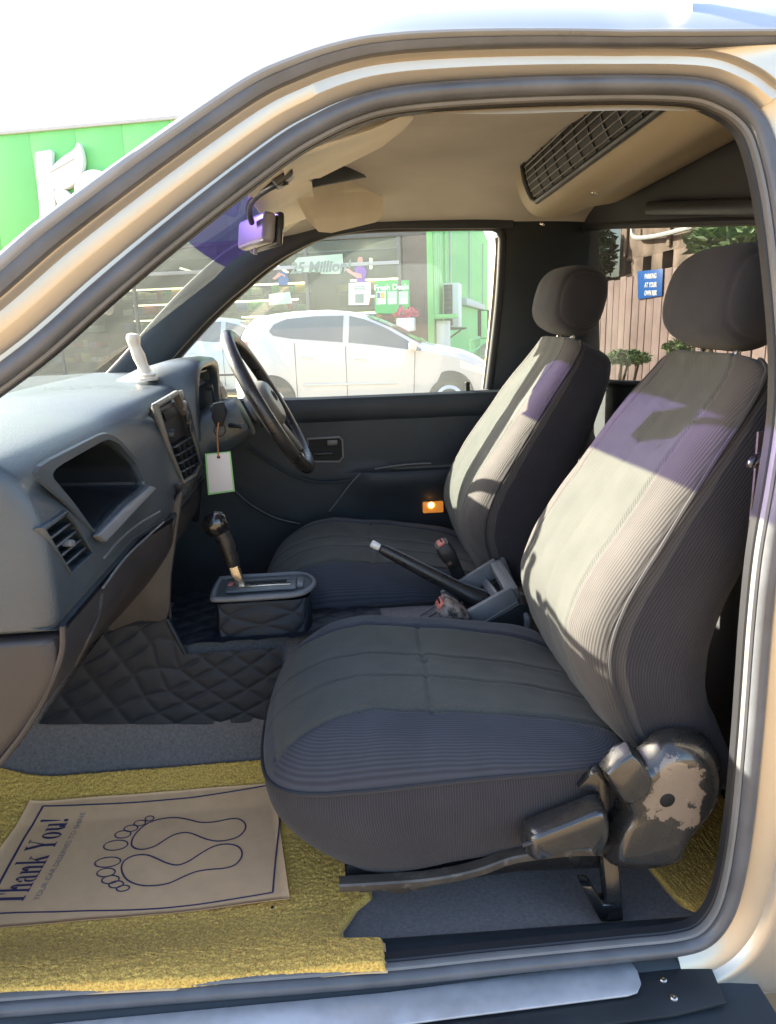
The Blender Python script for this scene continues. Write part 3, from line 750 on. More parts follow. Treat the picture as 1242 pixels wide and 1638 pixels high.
ring('cluster_trim', [Vector((-.352, y, z)) for y, z in ((.962, 1.195), (.962, 1.30), (.985, 1.335), (1.27, 1.335), (1.298, 1.30), (1.298, 1.195))], .09, .01, M['hub'], T)
# light trim to the right of the hood, with its switch
slab('switch_panel', [aX(344, 598, -.335), aX(356, 612, -.335), aX(368, 640, -.335), aX(360, 650, -.335), aX(346, 640, -.335), aX(340, 618, -.335)], .02, M['hub'], bev=.004)
slab('switch', [aX(352, 618, -.328), aX(359, 618, -.328), aX(365, 634, -.328), aX(357, 639, -.328)], .008, M['void'], bev=.002)

# ------------------------------------------------------------------ steering column and wheel
wc = Vector((-.150, 1.0, 1.262)); wn = Vector((.883, 0, .469)); wd = Vector((.469, 0, -.883))
Mw = frame(wc, Vector((0, 1, 0)), -wd)              # local x across, local y up the rim, local z along -axis or axis
if (Mw.to_3x3() @ Vector((0, 0, 1))).dot(wn) < 0: Mw = frame(wc, Vector((0, -1, 0)), -wd)
col_pts = [Vector((-.47, 1.0, 1.118)), Vector((-.36, 1.0, 1.165)), Vector((-.27, 1.0, 1.208)), Vector((-.215, 1.0, 1.232))]
tube('steering_column_shroud', col_pts, [1.0, 1.05, 1.0, .86], M['dash'], T, seg=20, sq=(.062, .060, .65))
sw = bpy.data.objects.new('steering_wheel', None); sw.empty_display_size = .05; finish(sw, T)
ringp = [Mw @ Vector((.192*math.cos(a), .192*math.sin(a), 0)) for a in [2*PI*k/72 for k in range(72)]]
tube('rim', ringp, .0168, M['rim'], sw, seg=14, closed=True)
hubo = [Vector((.085*math.cos(a)*(1 if math.sin(a) < 0 else 1.12), .068*math.sin(a), 0)) for a in [2*PI*k/36 for k in range(36)]]
dome('horn_pad', [Mw @ (p+Vector((0, 0, -.02))) for p in hubo], (Mw.to_3x3() @ Vector((0, 0, .040))), .38, M['hub'], sw, rings=7)
for sx in (-1, 1):
    tube('spoke', [Mw @ Vector((sx*.06, -.005, -.008)), Mw @ Vector((sx*.12, -.012, -.006)), Mw @ Vector((sx*.188, -.016, -.002))], 1.0, M['hub'], sw, seg=12, sq=(.007, .020, .7), up=tuple(wn))
    tube('spoke', [Mw @ Vector((sx*.035, -.04, -.010)), Mw @ Vector((sx*.075, -.105, -.006)), Mw @ Vector((sx*.10, -.162, -.002))], 1.0, M['hub'], sw, seg=12, sq=(.006, .016, .7), up=tuple(wn))
tube('emblem', [Mw @ Vector((.019*math.cos(a), .013*math.sin(a)+.01, .0215)) for a in [2*PI*k/20 for k in range(20)]], .002, M['black'], sw, seg=6, closed=True)
lathe('hub_boss', [(.045, -.05), (.05, -.02), (.04, .0)], Mw, M['dash'], sw, seg=24)
tube('indicator_stalk', [Vector((-.25, .95, 1.215)), Vector((-.215, .87, 1.222)), Vector((-.20, .84, 1.225))], [.006, .005, .008], M['black'], T, seg=8)
rbox('ignition_barrel', (.034, .04, .034), M['black'], T, Tm(aY(350, 655, .905), ry=R(-20)), bev=.008)
# lower column cover, knee panel
slab('knee_panel', [aX(292, 800, -.40), aX(330, 690, -.38), aX(410, 720, -.36), aX(470, 800, -.36), aX(400, 860, -.42), aX(330, 850, -.44)], .02, M['black'], bev=.006)

# ------------------------------------------------------------------ driver's door trim (far side)
V = []; xs = [-.78+.035*k for k in range(46)]
prof = [(1.376, 1.235), (1.362, 1.238), (1.350, 1.232), (1.344, 1.215), (1.346, 1.178), (1.352, 1.165), (1.356, 1.160), (1.356, 1.150), (1.352, 1.10), (1.353, 1.04), (1.352, 1.012), (1.344, 1.003), (1.325, .998), (1.318, .985), (1.322, .95), (1.336, .91), (1.346, .88), (1.350, .84), (1.350, .70), (1.352, .50)]
for x in xs:
    arm_ = sm(.02, .16, x)
    for (y, z) in prof:
        yy = y if z > 1.015 or z < .86 else lerp(1.350, y, arm_)
        V.append(Vector((x, yy, z+.012*sm(0, -.6, x))))
mesh('driver_door_card', V, grid_faces(len(xs), len(prof)), M['trim'], T, smooth='auto', label='dark driver door trim')
tube('far_window_sill', [aY(455, 640, 1.385), aY(560, 636, 1.385), aY(680, 631, 1.385), aY(790, 626, 1.385)], 1.0, M['rubber_dk'], T, seg=8, sq=(.006, .014, .6), up=(0, 0, 1))
lk = lathe('lock_knob', [(.009, 0), (.0085, .012), (.0075, .03), (.0085, .036), (.006, .040), (.001, .040)], Tm(aY(748, 631, 1.372)), M['void'], T, seg=14)
dh = bpy.data.objects.new('door_handle', None); dh.empty_display_size = .02; finish(dh, T)
hc_ = [aY(492, 702, 1.351), aY(543, 699, 1.351), aY(548, 704, 1.351), aY(549, 731, 1.351), aY(543, 738, 1.351), aY(496, 738, 1.351)]
mesh('recess', [p+Vector((0, -.0015, 0)) for p in hc_], [tuple(range(6))], M['void'], dh, smooth=False)
tube('bezel', hc_, .004, M['greyp'], dh, seg=6, closed=True)
rbox('pull', (.032, .010, .016), M['hub'], dh, Tm(aY(532, 708, 1.344)), bev=.003)
rbox('lever', (.060, .008, .010), M['black'], dh, Tm(aY(517, 726, 1.343)), bev=.003)
tube('pocket_edge', catmull([aY(366, 776, 1.30), aY(400, 806, 1.30), aY(440, 828, 1.30), aY(480, 838, 1.30)], 6), .0045, M['black'], T, seg=8)
tube('pocket_edge', catmull([aY(395, 715, 1.325), aY(440, 745, 1.325), aY(480, 765, 1.325), aY(520, 772, 1.325), aY(560, 768, 1.325)], 6), .004, M['trim'], T, seg=8)
tube('door_trim_line', catmull([aY(577, 757, 1.318), aY(560, 775, 1.328), aY(545, 795, 1.335), aY(527, 818, 1.340)], 5), .0025, M['greyp'], T, seg=6)
tube('door_trim_line', catmull([aY(600, 750, 1.322), aY(650, 743, 1.322), aY(690, 741, 1.322)], 4), .0025, M['greyp'], T, seg=6)
dlens = rbox('door_amber_lens', (.066, .014, .036), M['amber'], T, Tm(aY(693, 811, 1.335)), bev=.003)
lathe('lens_bead', [(.010, 0), (.009, .004), (.005, .007), (.001, .008)], Tm(aY(690, 808, 1.3272), rx=R(90)), M['bead'], dlens, seg=14)  # bright spot on the amber lens, its glow put into the material
# dark kick panel ahead of the door and firewall
quadpatch('kick_panel', Vector((-.98, 1.36, .42)), Vector((-.55, 1.355, .42)), Vector((-.55, 1.355, 1.22)), Vector((-.98, 1.36, 1.22)), M['trim'])
quadpatch('firewall', Vector((-.93, .05, .40)), Vector((-.93, 1.38, .40)), Vector((-.80, 1.38, .75)), Vector((-.80, .05, .75)), M['carpet'])

# ================================================================== FLOOR, TUNNEL, CONSOLE
V = []; xs = [-1.0+.025*k for k in range(73)]
fy = [.070, .075, .085, .11, .16, .25, .35, .43, .49, .54, .58, .605, .63, .66, .70, .9, .97, 1.02, 1.06, 1.12, 1.25, 1.38]
fz = [.478, .474, .468, .464, .461, .460, .462, .467, .482, .510, .545, .60, .70, .755, .768, .768, .70, .54, .47, .45, .45, .46]
for x in xs:
    for y, z in zip(fy, fz):
        V.append(Vector((x, y, z-.02*sm(.1, .6, x)+.10*sm(-.62, -.95, x)+.004*noise.noise((x*5, y*5, 1)))))
mesh('floor_carpet', V, grid_faces(len(xs), len(fy)), M['carpet'], T)
def quilted(name, fn, nu, nv, du, dv, m, depth=.0030, cell=.078, nrm=(0, -1, 0), **kw):
    """padded diamond quilting over a ruled patch; du, dv are its sizes in metres"""
    V = []; nr = Vector(nrm)
    for i in range(nu):
        for j in range(nv):
            u, v = i/(nu-1)*du, j/(nv-1)*dv
            a = (u+v*1.25)/cell; b = (u-v*1.25)/cell
            fa = abs((a % 1)-.5)*2; fb = abs((b % 1)-.5)*2        # 1 on a seam
            h = (1-max(fa, fb)**5)*(1-.35*max(fa, fb)**2)
            V.append(fn(i/(nu-1), j/(nv-1))+nr*(depth*h))
    return mesh(name, V, grid_faces(nu, nv), m, T, **kw)
a, b, c, d = aY(62, 1158, .600), aY(450, 1158, .600), aY(450, 1024, .628), aY(178, 1003, .628)
def qf(u, v):
    lo = a.lerp(b, u); hi = d.lerp(c, u); p = lo.lerp(hi, v)
    if u*1 > .35: pass
    return p
e1, e2 = aY(172, 1005, .626), aY(266, 990, .626); e3 = aY(298, 1046, .624); e4 = aY(450, 1036, .624)
def top_at(u):
    pts = [e1, e2, e3, e4]; us = [0, .30, .46, 1.0]
    for k in range(3):
        if u <= us[k+1]: return pts[k].lerp(pts[k+1], (u-us[k])/(us[k+1]-us[k]))
    return e4
quilted('quilted_tunnel_panel', lambda u, v: a.lerp(b, u).lerp(top_at(u), v), 150, 80, .42, .20, M['quilt'], nrm=(0, -1, .15))
tube('panel_piping', [p+Vector((0, -.004, .003)) for p in (e1, e1.lerp(e2, .5), e2-(e2-e1)*.06, e2+Vector((.004, 0, -.004)), e3+(e2-e3)*.1, e3)], .0055, M['quilt'], T, seg=8)
# tunnel top ahead of the selector, leathery
f1, f2 = Vector((-.50, .632, .712)), Vector((.10, .632, .712))
quilted('tunnel_cover', lambda u, v: Vector((lerp(-.42, .10, u), lerp(.624, .96, v), .772)), 120, 70, .52, .34, M['quilt'], depth=.004, nrm=(0, 0, 1))
# foot of the stack: dark soft boot
# selector box
gb = bpy.data.objects.new('selector_console', None); gb.empty_display_size = .02; finish(gb, T)
y0, y1 = .662, .80
cor = [aY(337, 962, y0), aY(489, 968, y0)]
zt_ = .862
x0, x1 = -.280, -.066
def gside(u, v):
    """round the plan outline u in 0..1 (left, front, right), v up"""
    o_ = catmull([(x0+.004, y1, 0), (x0-.004, y0+.05, 0), (x0+.006, y0+.008, 0), (x0+.03, y0, 0), (x1-.04, y0, 0), (x1-.006, y0+.012, 0), (x1+.002, y0+.05, 0), (x1, y1, 0)], 6)
    t = u*(len(o_)-1); i = min(int(t), len(o_)-2); p = o_[i].lerp(o_[i+1], t-i)
    return Vector((p.x, p.y-.012*(1-v), lerp(.772, zt_-.012, v)))
sk = quilted('quilted_side', gside, 150, 40, .46, .085, M['quilt'], depth=.0030, cell=.066, nrm=(0, -1, 0)); sk.parent = gb
out_ = [Vector((p.x, p.y, zt_)) for p in catmull([(x0-.004, y0+.016, 0), (x0+.014, y0-.003, 0), ((x0+x1)/2, y0-.005, 0), (x1-.032, y0-.001, 0), (x1-.002, y0+.024, 0), (x1+.010, (y0+y1)/2, 0), (x1-.002, y1-.024, 0), (x1-.032, y1, 0), ((x0+x1)/2, y1+.002, 0), (x0+.012, y1, 0), (x0-.004, y1-.015, 0)], 5, closed=True)]
tube('selector_rim', out_, .0065, M['greyp'], gb, seg=10, closed=True)
mesh('selector_plate', [p+Vector((0, 0, .000)) for p in out_], [tuple(range(len(out_)))], M['dash'], gb, smooth=False)
rbox('gate_plate', (.160, .074, .006), M['greyp'], gb, Tm(((x0+x1)/2-.004, .728, zt_+.004)), bev=.002)
rbox('gate_slot', (.115, .012, .002), M['void'], gb, Tm(((x0+x1)/2-.004, .735, zt_+.0082)), bev=.0005)
rbox('gate_strip', (.120, .012, .002), M['silver'], gb, Tm(((x0+x1)/2+.004, .714, zt_+.0084)), bev=.0005)
rbox('gate_strip', (.118, .004, .002), M['greyp'], gb, Tm(((x0+x1)/2, .752, zt_+.0084)), bev=.0005)
rbox('gate_mark', (.012, .022, .002), M['red'], gb, Tm((x0+.030, .735, zt_+.0084)), bev=.0005)
rbox('gate_end', (.016, .052, .010), M['greyp'], gb, Tm((x1-.022, .728, zt_+.004)), bev=.003)
gs = bpy.data.objects.new('gear_selector', None); gs.empty_display_size = .02; finish(gs, T)
b0, b1, b2, b3 = aY(393, 957, .728), aY(374, 905, .722), aY(362, 868, .718), aY(345, 838, .714)
tube('lever', [b0, b0.lerp(b1, .5), b1], 1.0, M['silver'], gs, seg=10, sq=(.009, .0125, .6))
tube('grip', catmull([b1, b1.lerp(b2, .2), b2, b3.lerp(b2, .3)], 5), [.0125, .014, .0150, .0155, .0160, .0165, .017, .0172, .0175, .018, .0185, .0185, .019, .0195, .020, .020], M['rim'], gs, seg=14)
kx = (b3-b2).normalized()
V = []
lathe('knob', [(.001, -.030), (.014, -.029), (.0215, -.021), (.0262, -.006), (.0265, .006), (.0225, .018), (.012, .0255), (.001, .027)], Matrix.Translation(b3) @ kx.to_track_quat('Z', 'Y').to_matrix().to_4x4() @ Matrix.Diagonal((1.0, 1.12, 1.0, 1)), mat('shiny_knob', (.013, .012, .012), .18, spec=.6, coat=.5), gs, seg=24)
# handbrake
hb = bpy.data.objects.new('handbrake', None); hb.empty_display_size = .02; finish(hb, T)
h0, h1 = aY(600, 872, .735), aY(790, 972, .715)
hd = (h1-h0).normalized()
hp_ = [h0.lerp(h1, t) for t in (.045, .08, .2, .35, .5, .62, .72, .86, 1.0)]
tube('grip', hp_, [.0105, .0130, .0150, .0165, .0178, .0185, .020, .027, .034], M['rim'], hb, seg=16)
lathe('release_button', [(.008, -.008), (.009, 0), (.009, .011), (.0075, .014), (.001, .014)], Matrix.Translation(h0+hd*.004) @ (-hd).to_track_quat('Z', 'Y').to_matrix().to_4x4(), M['white'], hb, seg=16)
tube('grip_seam', [p+Vector((0, -.002, .0))+Vector((.25, 0, .95)).normalized()*r_ for p, r_ in zip(hp_[1:], [.0128, .0148, .0163, .0176, .0183, .0198, .0268, .034])], .0018, M['greyp'], hb, seg=6)
# console tray behind it
tr = bpy.data.objects.new('console_tray', None); tr.empty_display_size = .02; finish(tr, T)
A0, A1 = aY(640, 1003, .735), aY(797, 905, .775); B0, B1 = aY(738, 1000, .628), aY(824, 952, .64)
def bar(name, p, q, w_, h_, m, parent):
    return rbox(name, ((q-p).length, w_, h_), m, parent, frame((p+q)/2, q-p, Vector((0, 1, 0))), bev=.003)
A2 = A0.lerp(A1, .45); B2 = B0.lerp(B1, -.05)
bar('rail', A2, A1, .014, .045, M['greyp'], tr); bar('rail', B0, B1, .016, .050, M['greyp'], tr)
bar('crosspiece', aY(776, 930, .765), aY(803, 965, .645), .012, .02, M['greyp'], tr)
bar('crosspiece', A1+Vector((-.004, 0, .0)), B1+Vector((-.004, 0, 0)), .034, .03, M['greyp'], tr)
bar('crosspiece', A2, B2, .012, .03, M['greyp'], tr)
V = [A2+Vector((0, 0, -.035)), A1+Vector((0, 0, -.035)), B1+Vector((0, 0, -.035)), B2+Vector((0, 0, -.035))]
mesh('tray_floor', V, [(0, 1, 2, 3)], M['black'], tr, smooth=False)
prism('tray_side', [B2+Vector((-.04, -.006, -.02)), B1+Vector((.03, -.006, -.02)), B1+Vector((.05, -.006, -.16)), B2+Vector((-.04, -.006, -.14))], (0, .010, 0), M['black'], tr, bev=.003)
prism('tray_back', [A1+Vector((.006, .01, .02)), B1+Vector((.02, -.02, -.05)), B1+Vector((.03, -.02, -.16)), A1+Vector((.03, .01, -.14))], (.012, 0, 0), M['greyp'], tr, bev=.003)
tube('tray_seam', [aY(768, 1000, .622), aY(828, 963, .63)], .0018, M['greyp'], tr, seg=6)
tube('side_rail', [aY(672, 985, .70), aY(706, 962, .71)], .003, M['greyp'], tr, seg=6)
tube('side_rail', [aY(680, 990, .68), aY(712, 970, .69)], .004, M['greyp'], tr, seg=6)
bar('far_rail', aY(746, 938, .80), aY(774, 918, .81), .010, .012, M['greyp'], tr)
# buckles
def buckle(px0, py0, px1, py1, Y, wd_, dirty, lab):
    r_ = bpy.data.objects.new('seat_belt_buckle', None); r_.empty_display_size = .02; finish(r_, T, label=lab)
    p, q = aY(px0, py0, Y), aY(px1, py1, Y); ax_ = (q-p).normalized(); L_ = (q-p).length
    Fm = frame(p, ax_, Vector((0, 1, 0)))
    prof_ = [(0.0, .50, .5), (.006, .56, .58), (.02, .60, .62), (L_*.5, .58, .60), (L_*.8, .46, .5), (L_, .30, .34)]
    V = []; sg = 20
    for (s, ww, hh) in prof_:
        for k in range(sg):
            a_ = 2*PI*k/sg; ca, sa = math.cos(a_), math.sin(a_); e = .35
            V.append(Fm @ Vector((s, math.copysign(abs(ca)**e, ca)*ww*wd_, math.copysign(abs(sa)**e, sa)*hh*wd_*.62)))
    mesh('buckle_body', V, grid_faces(len(prof_), sg, False, True)+[tuple(range(sg))[::-1], tuple((len(prof_)-1)*sg+k for k in range(sg))], dirty, r_, smooth='auto')
    rbox('release_button', (.008, wd_*.72, wd_*.36), M['red'], r_, Fm @ Matrix.Translation((-.002, 0, 0)), bev=.003)
    rbox('slot', (.002, wd_*.5, .005), M['void'], r_, Fm @ Matrix.Translation((-.0065, 0, .003)), bev=.0004)
    tube('stalk', [q-ax_*.01, q+ax_*.05+Vector((0, 0, -.02)), q+ax_*.08+Vector((0, 0, -.10))], 1.0, M['void'], r_, seg=8, sq=(.006, .016, .6))
buckle(706, 869, 728, 905, .79, .054, mat('worn_black', (.014, .014, .014), .5, col2=(.3, .18, .14), c2=(.62, .7), c2scale=22), 'driver buckle, black')
buckle(705, 965, 748, 990, .612, .056, M['dirty'], 'passenger buckle, dusty')

# ================================================================== SEATS
def build_seat(label):
    seat = bpy.data.objects.new('front_seat', None); seat.empty_display_size = .05; finish(seat, T, label=label)
    xc, hx, yc, hy = .1635, .3165, .365, .248
    def bound(th):
        c_, s_ = math.cos(th), math.sin(th)
        n = 5.5 if c_ < 0 else 9.0
        r_ = (abs(c_)**n+abs(s_)**n)**(-1/n)
        x_, y_ = c_*r_, s_*r_
        bow = 1-.07*sm(-.3, -1, x_)*abs(y_)**2
        return xc+hx*x_*bow, yc+hy*y_*(1-.06*sm(-.4, -1, x_))
    def zseam(x): return interp(x, [-.15, -.08, 0, .2, .45], [.704, .716, .728, .735, .735])
    def hgt(x): return interp(x, [-.16, -.05, .05, .2, .35, .48], [.100, .104, .104, .080, .052, .030])
    seams = [.198, .297, .390, .497]
    nth, nr = 320, 110
    V = []; UV = []; arcs = [0.0]
    B = [bound(2*PI*k/nth) for k in range(nth)]
    for k in range(1, nth): arcs.append(arcs[-1]+math.dist(B[k], B[k-1]))
    for i in range(nr+1):
        r_ = (i/nr)**.8
        for k in range(nth):
            x = xc+(B[k][0]-xc)*r_; y = yc+(B[k][1]-yc)*r_
            zz = zseam(x)*(r_**2)+(1-r_**2)*zseam(xc+(B[k][0]-xc)*max(r_, .3))
            z = zz+hgt(x)*(1-r_**4.6)**.58 + .006*(1-r_**6)+.030*sm(.42, .57, y)*(1-r_**9)
            fr_ = sm(-.15, -.06, x)
            for sy in seams:
                yy = sy+(.010 if sy > .36 else .004)*(1-fr_)
                amp = .0062 if sy in (seams[0], seams[-1]) else .0042
                z -= amp*math.exp(-((y-yy)/.0036)**2)*(1 if r_ < .97 else 0)
                z += .0022*math.exp(-((y-yy)/.018)**2)
            if .185 < y < .505: z -= .005*math.exp(-((x-.155-.05*(y-.36))/.005)**2)
            z += .0042*noise.noise((x*9, y*9, 3.3))+.0020*noise.noise((x*24, y*24, 1.3))
            V.append((x, y, z))
            d_ = (1-r_)*min(hx, hy)
            UV.append((arcs[k], d_) if not (.196 < y < .499) else (x, y))
    Fc = grid_faces(nr+1, nth, False, True)
    mi = []
    for f in Fc:
        ym = sum(V[q][1] for q in f)/4; xm = sum(V[q][0] for q in f)/4
        mi.append(1 if seams[0] < ym < seams[-1] and xm > -.118-.014*math.sin((ym-.198)*10.5) else 0)
    mesh('cushion', V, Fc, [M['cl_v'], M['cl_i']], seat, mi=mi, uvs=UV)
    # skirt, leaning back at the front
    V = []; UV = []; nv = 26
    for j in range(nv):
        v = j/(nv-1)
        for k in range(nth+1):
            x, y = B[k % nth]
            zb = lerp(.560, .584, sm(-.05, .35, x))
            s = .68 if x < xc else 1.0
            xb, yb = xc+(x-xc)*s, yc+(y-yc)*.965
            bulge = .012*math.sin(PI*v)
            e = v**(2.1 if x < xc else 1.4)
            dx, dy = (x-xc)/hx, (y-yc)/hy
            px_, py_ = lerp(x, xb, e)+dx*bulge*.6, lerp(y, yb, e)+dy*bulge
            w_ = .0022*noise.noise((k*.05, v*2.0, 5))
            V.append((px_+dx*w_, py_+dy*w_, lerp(zseam(x)+.001, zb, v)))
            UV.append((arcs[k % nth] if k < nth else arcs[-1]+.003, v*.18))
    mesh('cushion_skirt', V, grid_faces(nv, nth+1), M['cl_u'], seat, uvs=UV)
    tube('cushion_piping', [(x+(x-xc)*.004, yc+(y-yc)*1.004, zseam(x)) for x, y in B[::2]], .0042, M['cl_p'], seat, seg=6, closed=True)
    # backrest
    Cf = catmull([(.478, 0, .735), (.425, 0, .79), (.386, 0, .87), (.370, 0, .95), (.398, 0, 1.035), (.466, 0, 1.14), (.553, 0, 1.26), (.632, 0, 1.355), (.660, 0, 1.392)], 20)
    NC = len(Cf); nt_, na_ = 130, 240
    D = Vector((.90, 0, -.436))
    V = []; UV = []; lat = []; front = []
    pipe = {1: [], -1: []}
    vlen = 0.0; prevp = None
    for i in range(nt_+1):
        t = i/nt_; q = t*(NC-1); i0_ = min(int(q), NC-2)
        Fp = Cf[i0_].lerp(Cf[i0_+1], q-i0_)
        if prevp is not None: vlen += (Fp-prevp).length
        prevp = Fp
        w_ = interp(t, [0, .12, .35, .6, .8, .92, 1], [.232, .240, .241, .232, .208, .178, .135])
        th_ = interp(t, [0, .12, .3, .7, 1], [.30, .325, .31, .21, .11])
        e = 1.0
        if t > .95: e = math.sqrt(max(.0, 1-((t-.95)/.05)**2)); 
        if t < .06: e = math.sqrt(max(.0, 1-((.06-t)/.06)**2))
        w_ *= .70+.30*e
        thh = th_*max(.02, e)
        for k in range(na_+1):
            a = 2*PI*k/na_
            ca, sa = math.cos(a), math.sin(a)
            y = w_*math.copysign(abs(sa)**.52, sa)
            d = .5-.5*math.copysign(abs(ca)**.62, ca)
            fr_ = d < .5
            d *= thh
            d += (th_-thh)*.45
            yn = y/w_
            if fr_:
                d += .020*(1-yn*yn)**1.4*sm(.0, .25, t)*sm(1.0, .8, t)
                for sy in (-.62, -.19, .19, .62):
                    amp = .0060 if abs(sy) > .5 else .0042
                    ss = sy*(1-.10*(1-t))
                    pk = .72+.28*math.sin(vlen*310+sy*9)*(1 if abs(sy) < .5 else .5)
                    d += amp*pk*math.exp(-((yn-ss)*w_/.0038)**2)*sm(.03, .08, t)
                    d -= .0026*math.exp(-((yn-ss)*w_/.018)**2)
            p = Fp+D*d
            wr = .0050*noise.noise((y*9+7, p.z*7, 2))+.0022*noise.noise((y*26, p.z*22, 6))
            p = p+Vector((wr, 0, wr*.3))
            V.append((p.x, .36+y, p.z)); lat.append(yn); front.append(fr_)
            arc = d
            UV.append((y if (fr_ and abs(yn) < .93) else arc, vlen))
        for s_ in (1, -1):
            if .03 < t < .985:
                p = Fp+D*(thh*.20+(th_-thh)*.45); pipe[s_].append(Vector((p.x, .36+s_*w_*.985, p.z)))
    Fc = grid_faces(nt_+1, na_+1)
    mi = [1 if (front[f[0]] and abs(lat[f[0]]+lat[f[2]])/2 < .60) else (0 if front[f[0]] and abs(lat[f[0]]+lat[f[2]])/2 < .985 else 2) for f in Fc]
    mesh('backrest', V, Fc, [M['cl_ub'], M['cl_i'], M['cl_s']], seat, mi=mi, uvs=UV)
    for s_ in (1, -1): tube('backrest_piping', pipe[s_], .0036, M['cl_p'], seat, seg=6)
    # headrest: rounded block in its own cover
    V = []; UV = []; nu, nv = 72, 96
    Mh = Tm((.702, .36, 1.472), ry=R(14))
    for i in range(nu+1):
        la = -PI/2+PI*i/nu
        for k in range(nv):
            lo = 2*PI*k/nv
            cl, sl, co, sn = math.cos(la), math.sin(la), math.cos(lo), math.sin(lo)
            f_ = lambda v_, e: math.copysign(abs(v_)**e, v_)
            x = .080*f_(cl, .62)*f_(co, .8); z = .086*f_(cl, .62)*f_(sn, .72); y = .130*f_(sl, .55)
            if x > 0: x *= .80
            g = .0035*math.exp(-((abs(y)-.108)/.004)**2)
            s_ = 1-g/.09+.020*noise.noise((y*14, lo*1.6, la*2.0))+.008*noise.noise((y*40, lo*5, 3))
            p = Mh @ Vector((x*s_, y, z*s_)); V.append(p); UV.append((lo*.09, y))
    mesh('headrest', V, grid_faces(nu+1, nv, False, True), M['cl_h'], seat, uvs=UV)
    for s_ in (-.055, .055):
        tube('headrest_post', [(.700, .36+s_, 1.41), (.678, .36+s_, 1.35)], .006, M['silver'], seat, seg=10)
    return seat
seat = build_seat('passenger seat nearest the open door')
# metal underframe of the passenger seat (door side)
rail = [aY(px, py, .112) for px, py in ((543, 1414), (600, 1411), (690, 1404), (760, 1390), (815, 1371), (870, 1362), (930, 1357), (1000, 1358), (1040, 1366))]
tube('seat_rail', catmull(rail, 5), 1.0, M['steel'], seat, seg=10, sq=(.0085, .012, .5), up=(0, 0, 1))
prism('seat_underframe', [p+Vector((0, .006, -.004)) for p in [aY(px, py, .118) for px, py in ((552, 1410), (690, 1400), (820, 1366), (960, 1350), (1040, 1360), (1010, 1388), (930, 1392), (830, 1396), (700, 1416), (560, 1424))]], (0, .05, 0), M['glossb'], seat, bev=.003)
prism('seat_pan', [Vector((-.01, .14, .572)), Vector((.46, .14, .572)), Vector((.46, .58, .572)), Vector((-.01, .58, .572))], (0, 0, -.02), M['void'], seat, bev=.004)
prism('rail_tab', [aY(px, py, .12) for px, py in ((575, 1422), (686, 1416), (686, 1423), (660, 1425), (655, 1430), (628, 1431), (622, 1426), (575, 1428))], (0, .02, 0), M['steel'], seat, bev=.001)
hin = catmull([aY(px, py, .108) for px, py in ((975, 1200), (1002, 1185), (1018, 1196), (1050, 1170), (1088, 1164), (1122, 1172), (1141, 1194), (1146, 1225), (1138, 1258), (1118, 1290), (1098, 1312), (1082, 1338), (1072, 1362), (1040, 1372), (1000, 1374), (965, 1368), (962, 1345), (972, 1310), (985, 1285), (975, 1255), (960, 1228))], 4, closed=True)
dome('hinge_cover', hin, (0, -.050, 0), .30, M['gloss'], seat, rings=9)
dome('hinge_cover_block', [aY(px, py, .07) for px, py in ((958, 1222), (978, 1200), (1000, 1186), (1016, 1200), (1036, 1232), (1030, 1258), (1000, 1276), (985, 1270))], (0, -.028, 0), .22, M['gloss'], seat, rings=6)
dome('hinge_lower_back', [aY(px, py, .13) for px, py in ((1010, 1300), (1090, 1290), (1086, 1340), (1060, 1366), (1015, 1376), (990, 1360))], (0, -.02, 0), .15, M['glossb'], seat, rings=4)  # gloss black piece behind the lower hinge cover
lathe('hinge_bolt_hole', [(.0125, -.01), (.0125, .002), (.011, .0028), (.001, .0028)], Tm(aY(1067, 1279, .0600), rx=R(90)), M['void'], seat, seg=18)
lev = catmull([aY(px, py, .095) for px, py in ((832, 1336), (836, 1316), (856, 1305), (900, 1288), (940, 1272), (958, 1272), (966, 1290), (967, 1315), (956, 1342), (946, 1345), (940, 1334), (925, 1331), (880, 1340), (850, 1352), (836, 1352))], 3, closed=True)
dome('recline_lever', lev, (0, -.040, 0), .22, M['gloss'], seat, rings=7)
prism('lever_bracket', [aY(px, py, .10) for px, py in ((925, 1262), (948, 1238), (962, 1232), (975, 1262), (978, 1290), (966, 1325), (950, 1352), (940, 1340), (962, 1300), (955, 1272))], (0, .02, 0), M['glossb'], seat, bev=.003)
tube('lever_lip', catmull([aY(px, py, .062) for px, py in ((836, 1352), (860, 1345), (900, 1338), (935, 1333), (942, 1340))], 4), .004, M['dash2'], seat, seg=8)
# front foot of the seat rail standing on the carpet
ft = aY(978, 1372, .16)
tube('seat_foot', [aY(972, 1360, .125), aY(978, 1420, .11), aY(981, 1466, .095)], 1.0, M['glossb'], seat, seg=10, sq=(.012, .016, .6))
prism('foot_plate', [aY(px, py, .088) for px, py in ((930, 1418), (948, 1418), (966, 1448), (992, 1448), (1000, 1474), (962, 1477))], (0, .03, 0), M['glossb'], seat, bev=.005)
tube('floor_runner', [(.02, .20, .440), (.50, .20, .430)], 1.0, M['glossb'], seat, seg=8, sq=(.010, .010, .5), up=(0, 0, 1))
# the driver's seat: a copy of the same seat, a little forward and higher
seat2 = seat.copy(); COL.objects.link(seat2); seat2.parent = T; seat2['label'] = 'driver seat behind the steering wheel'
skip = ('recline_lever', 'lever_bracket', 'lever_lip', 'hinge_cover_block')
for ch in list(seat.children):
    if ch.name.split('.')[0] in skip: continue
    c = ch.copy(); COL.objects.link(c); c.parent = seat2
    if ch.name.split('.')[0].startswith('cushion'): c.location.z += .022
seat2.location = (-.055, .665, .018)
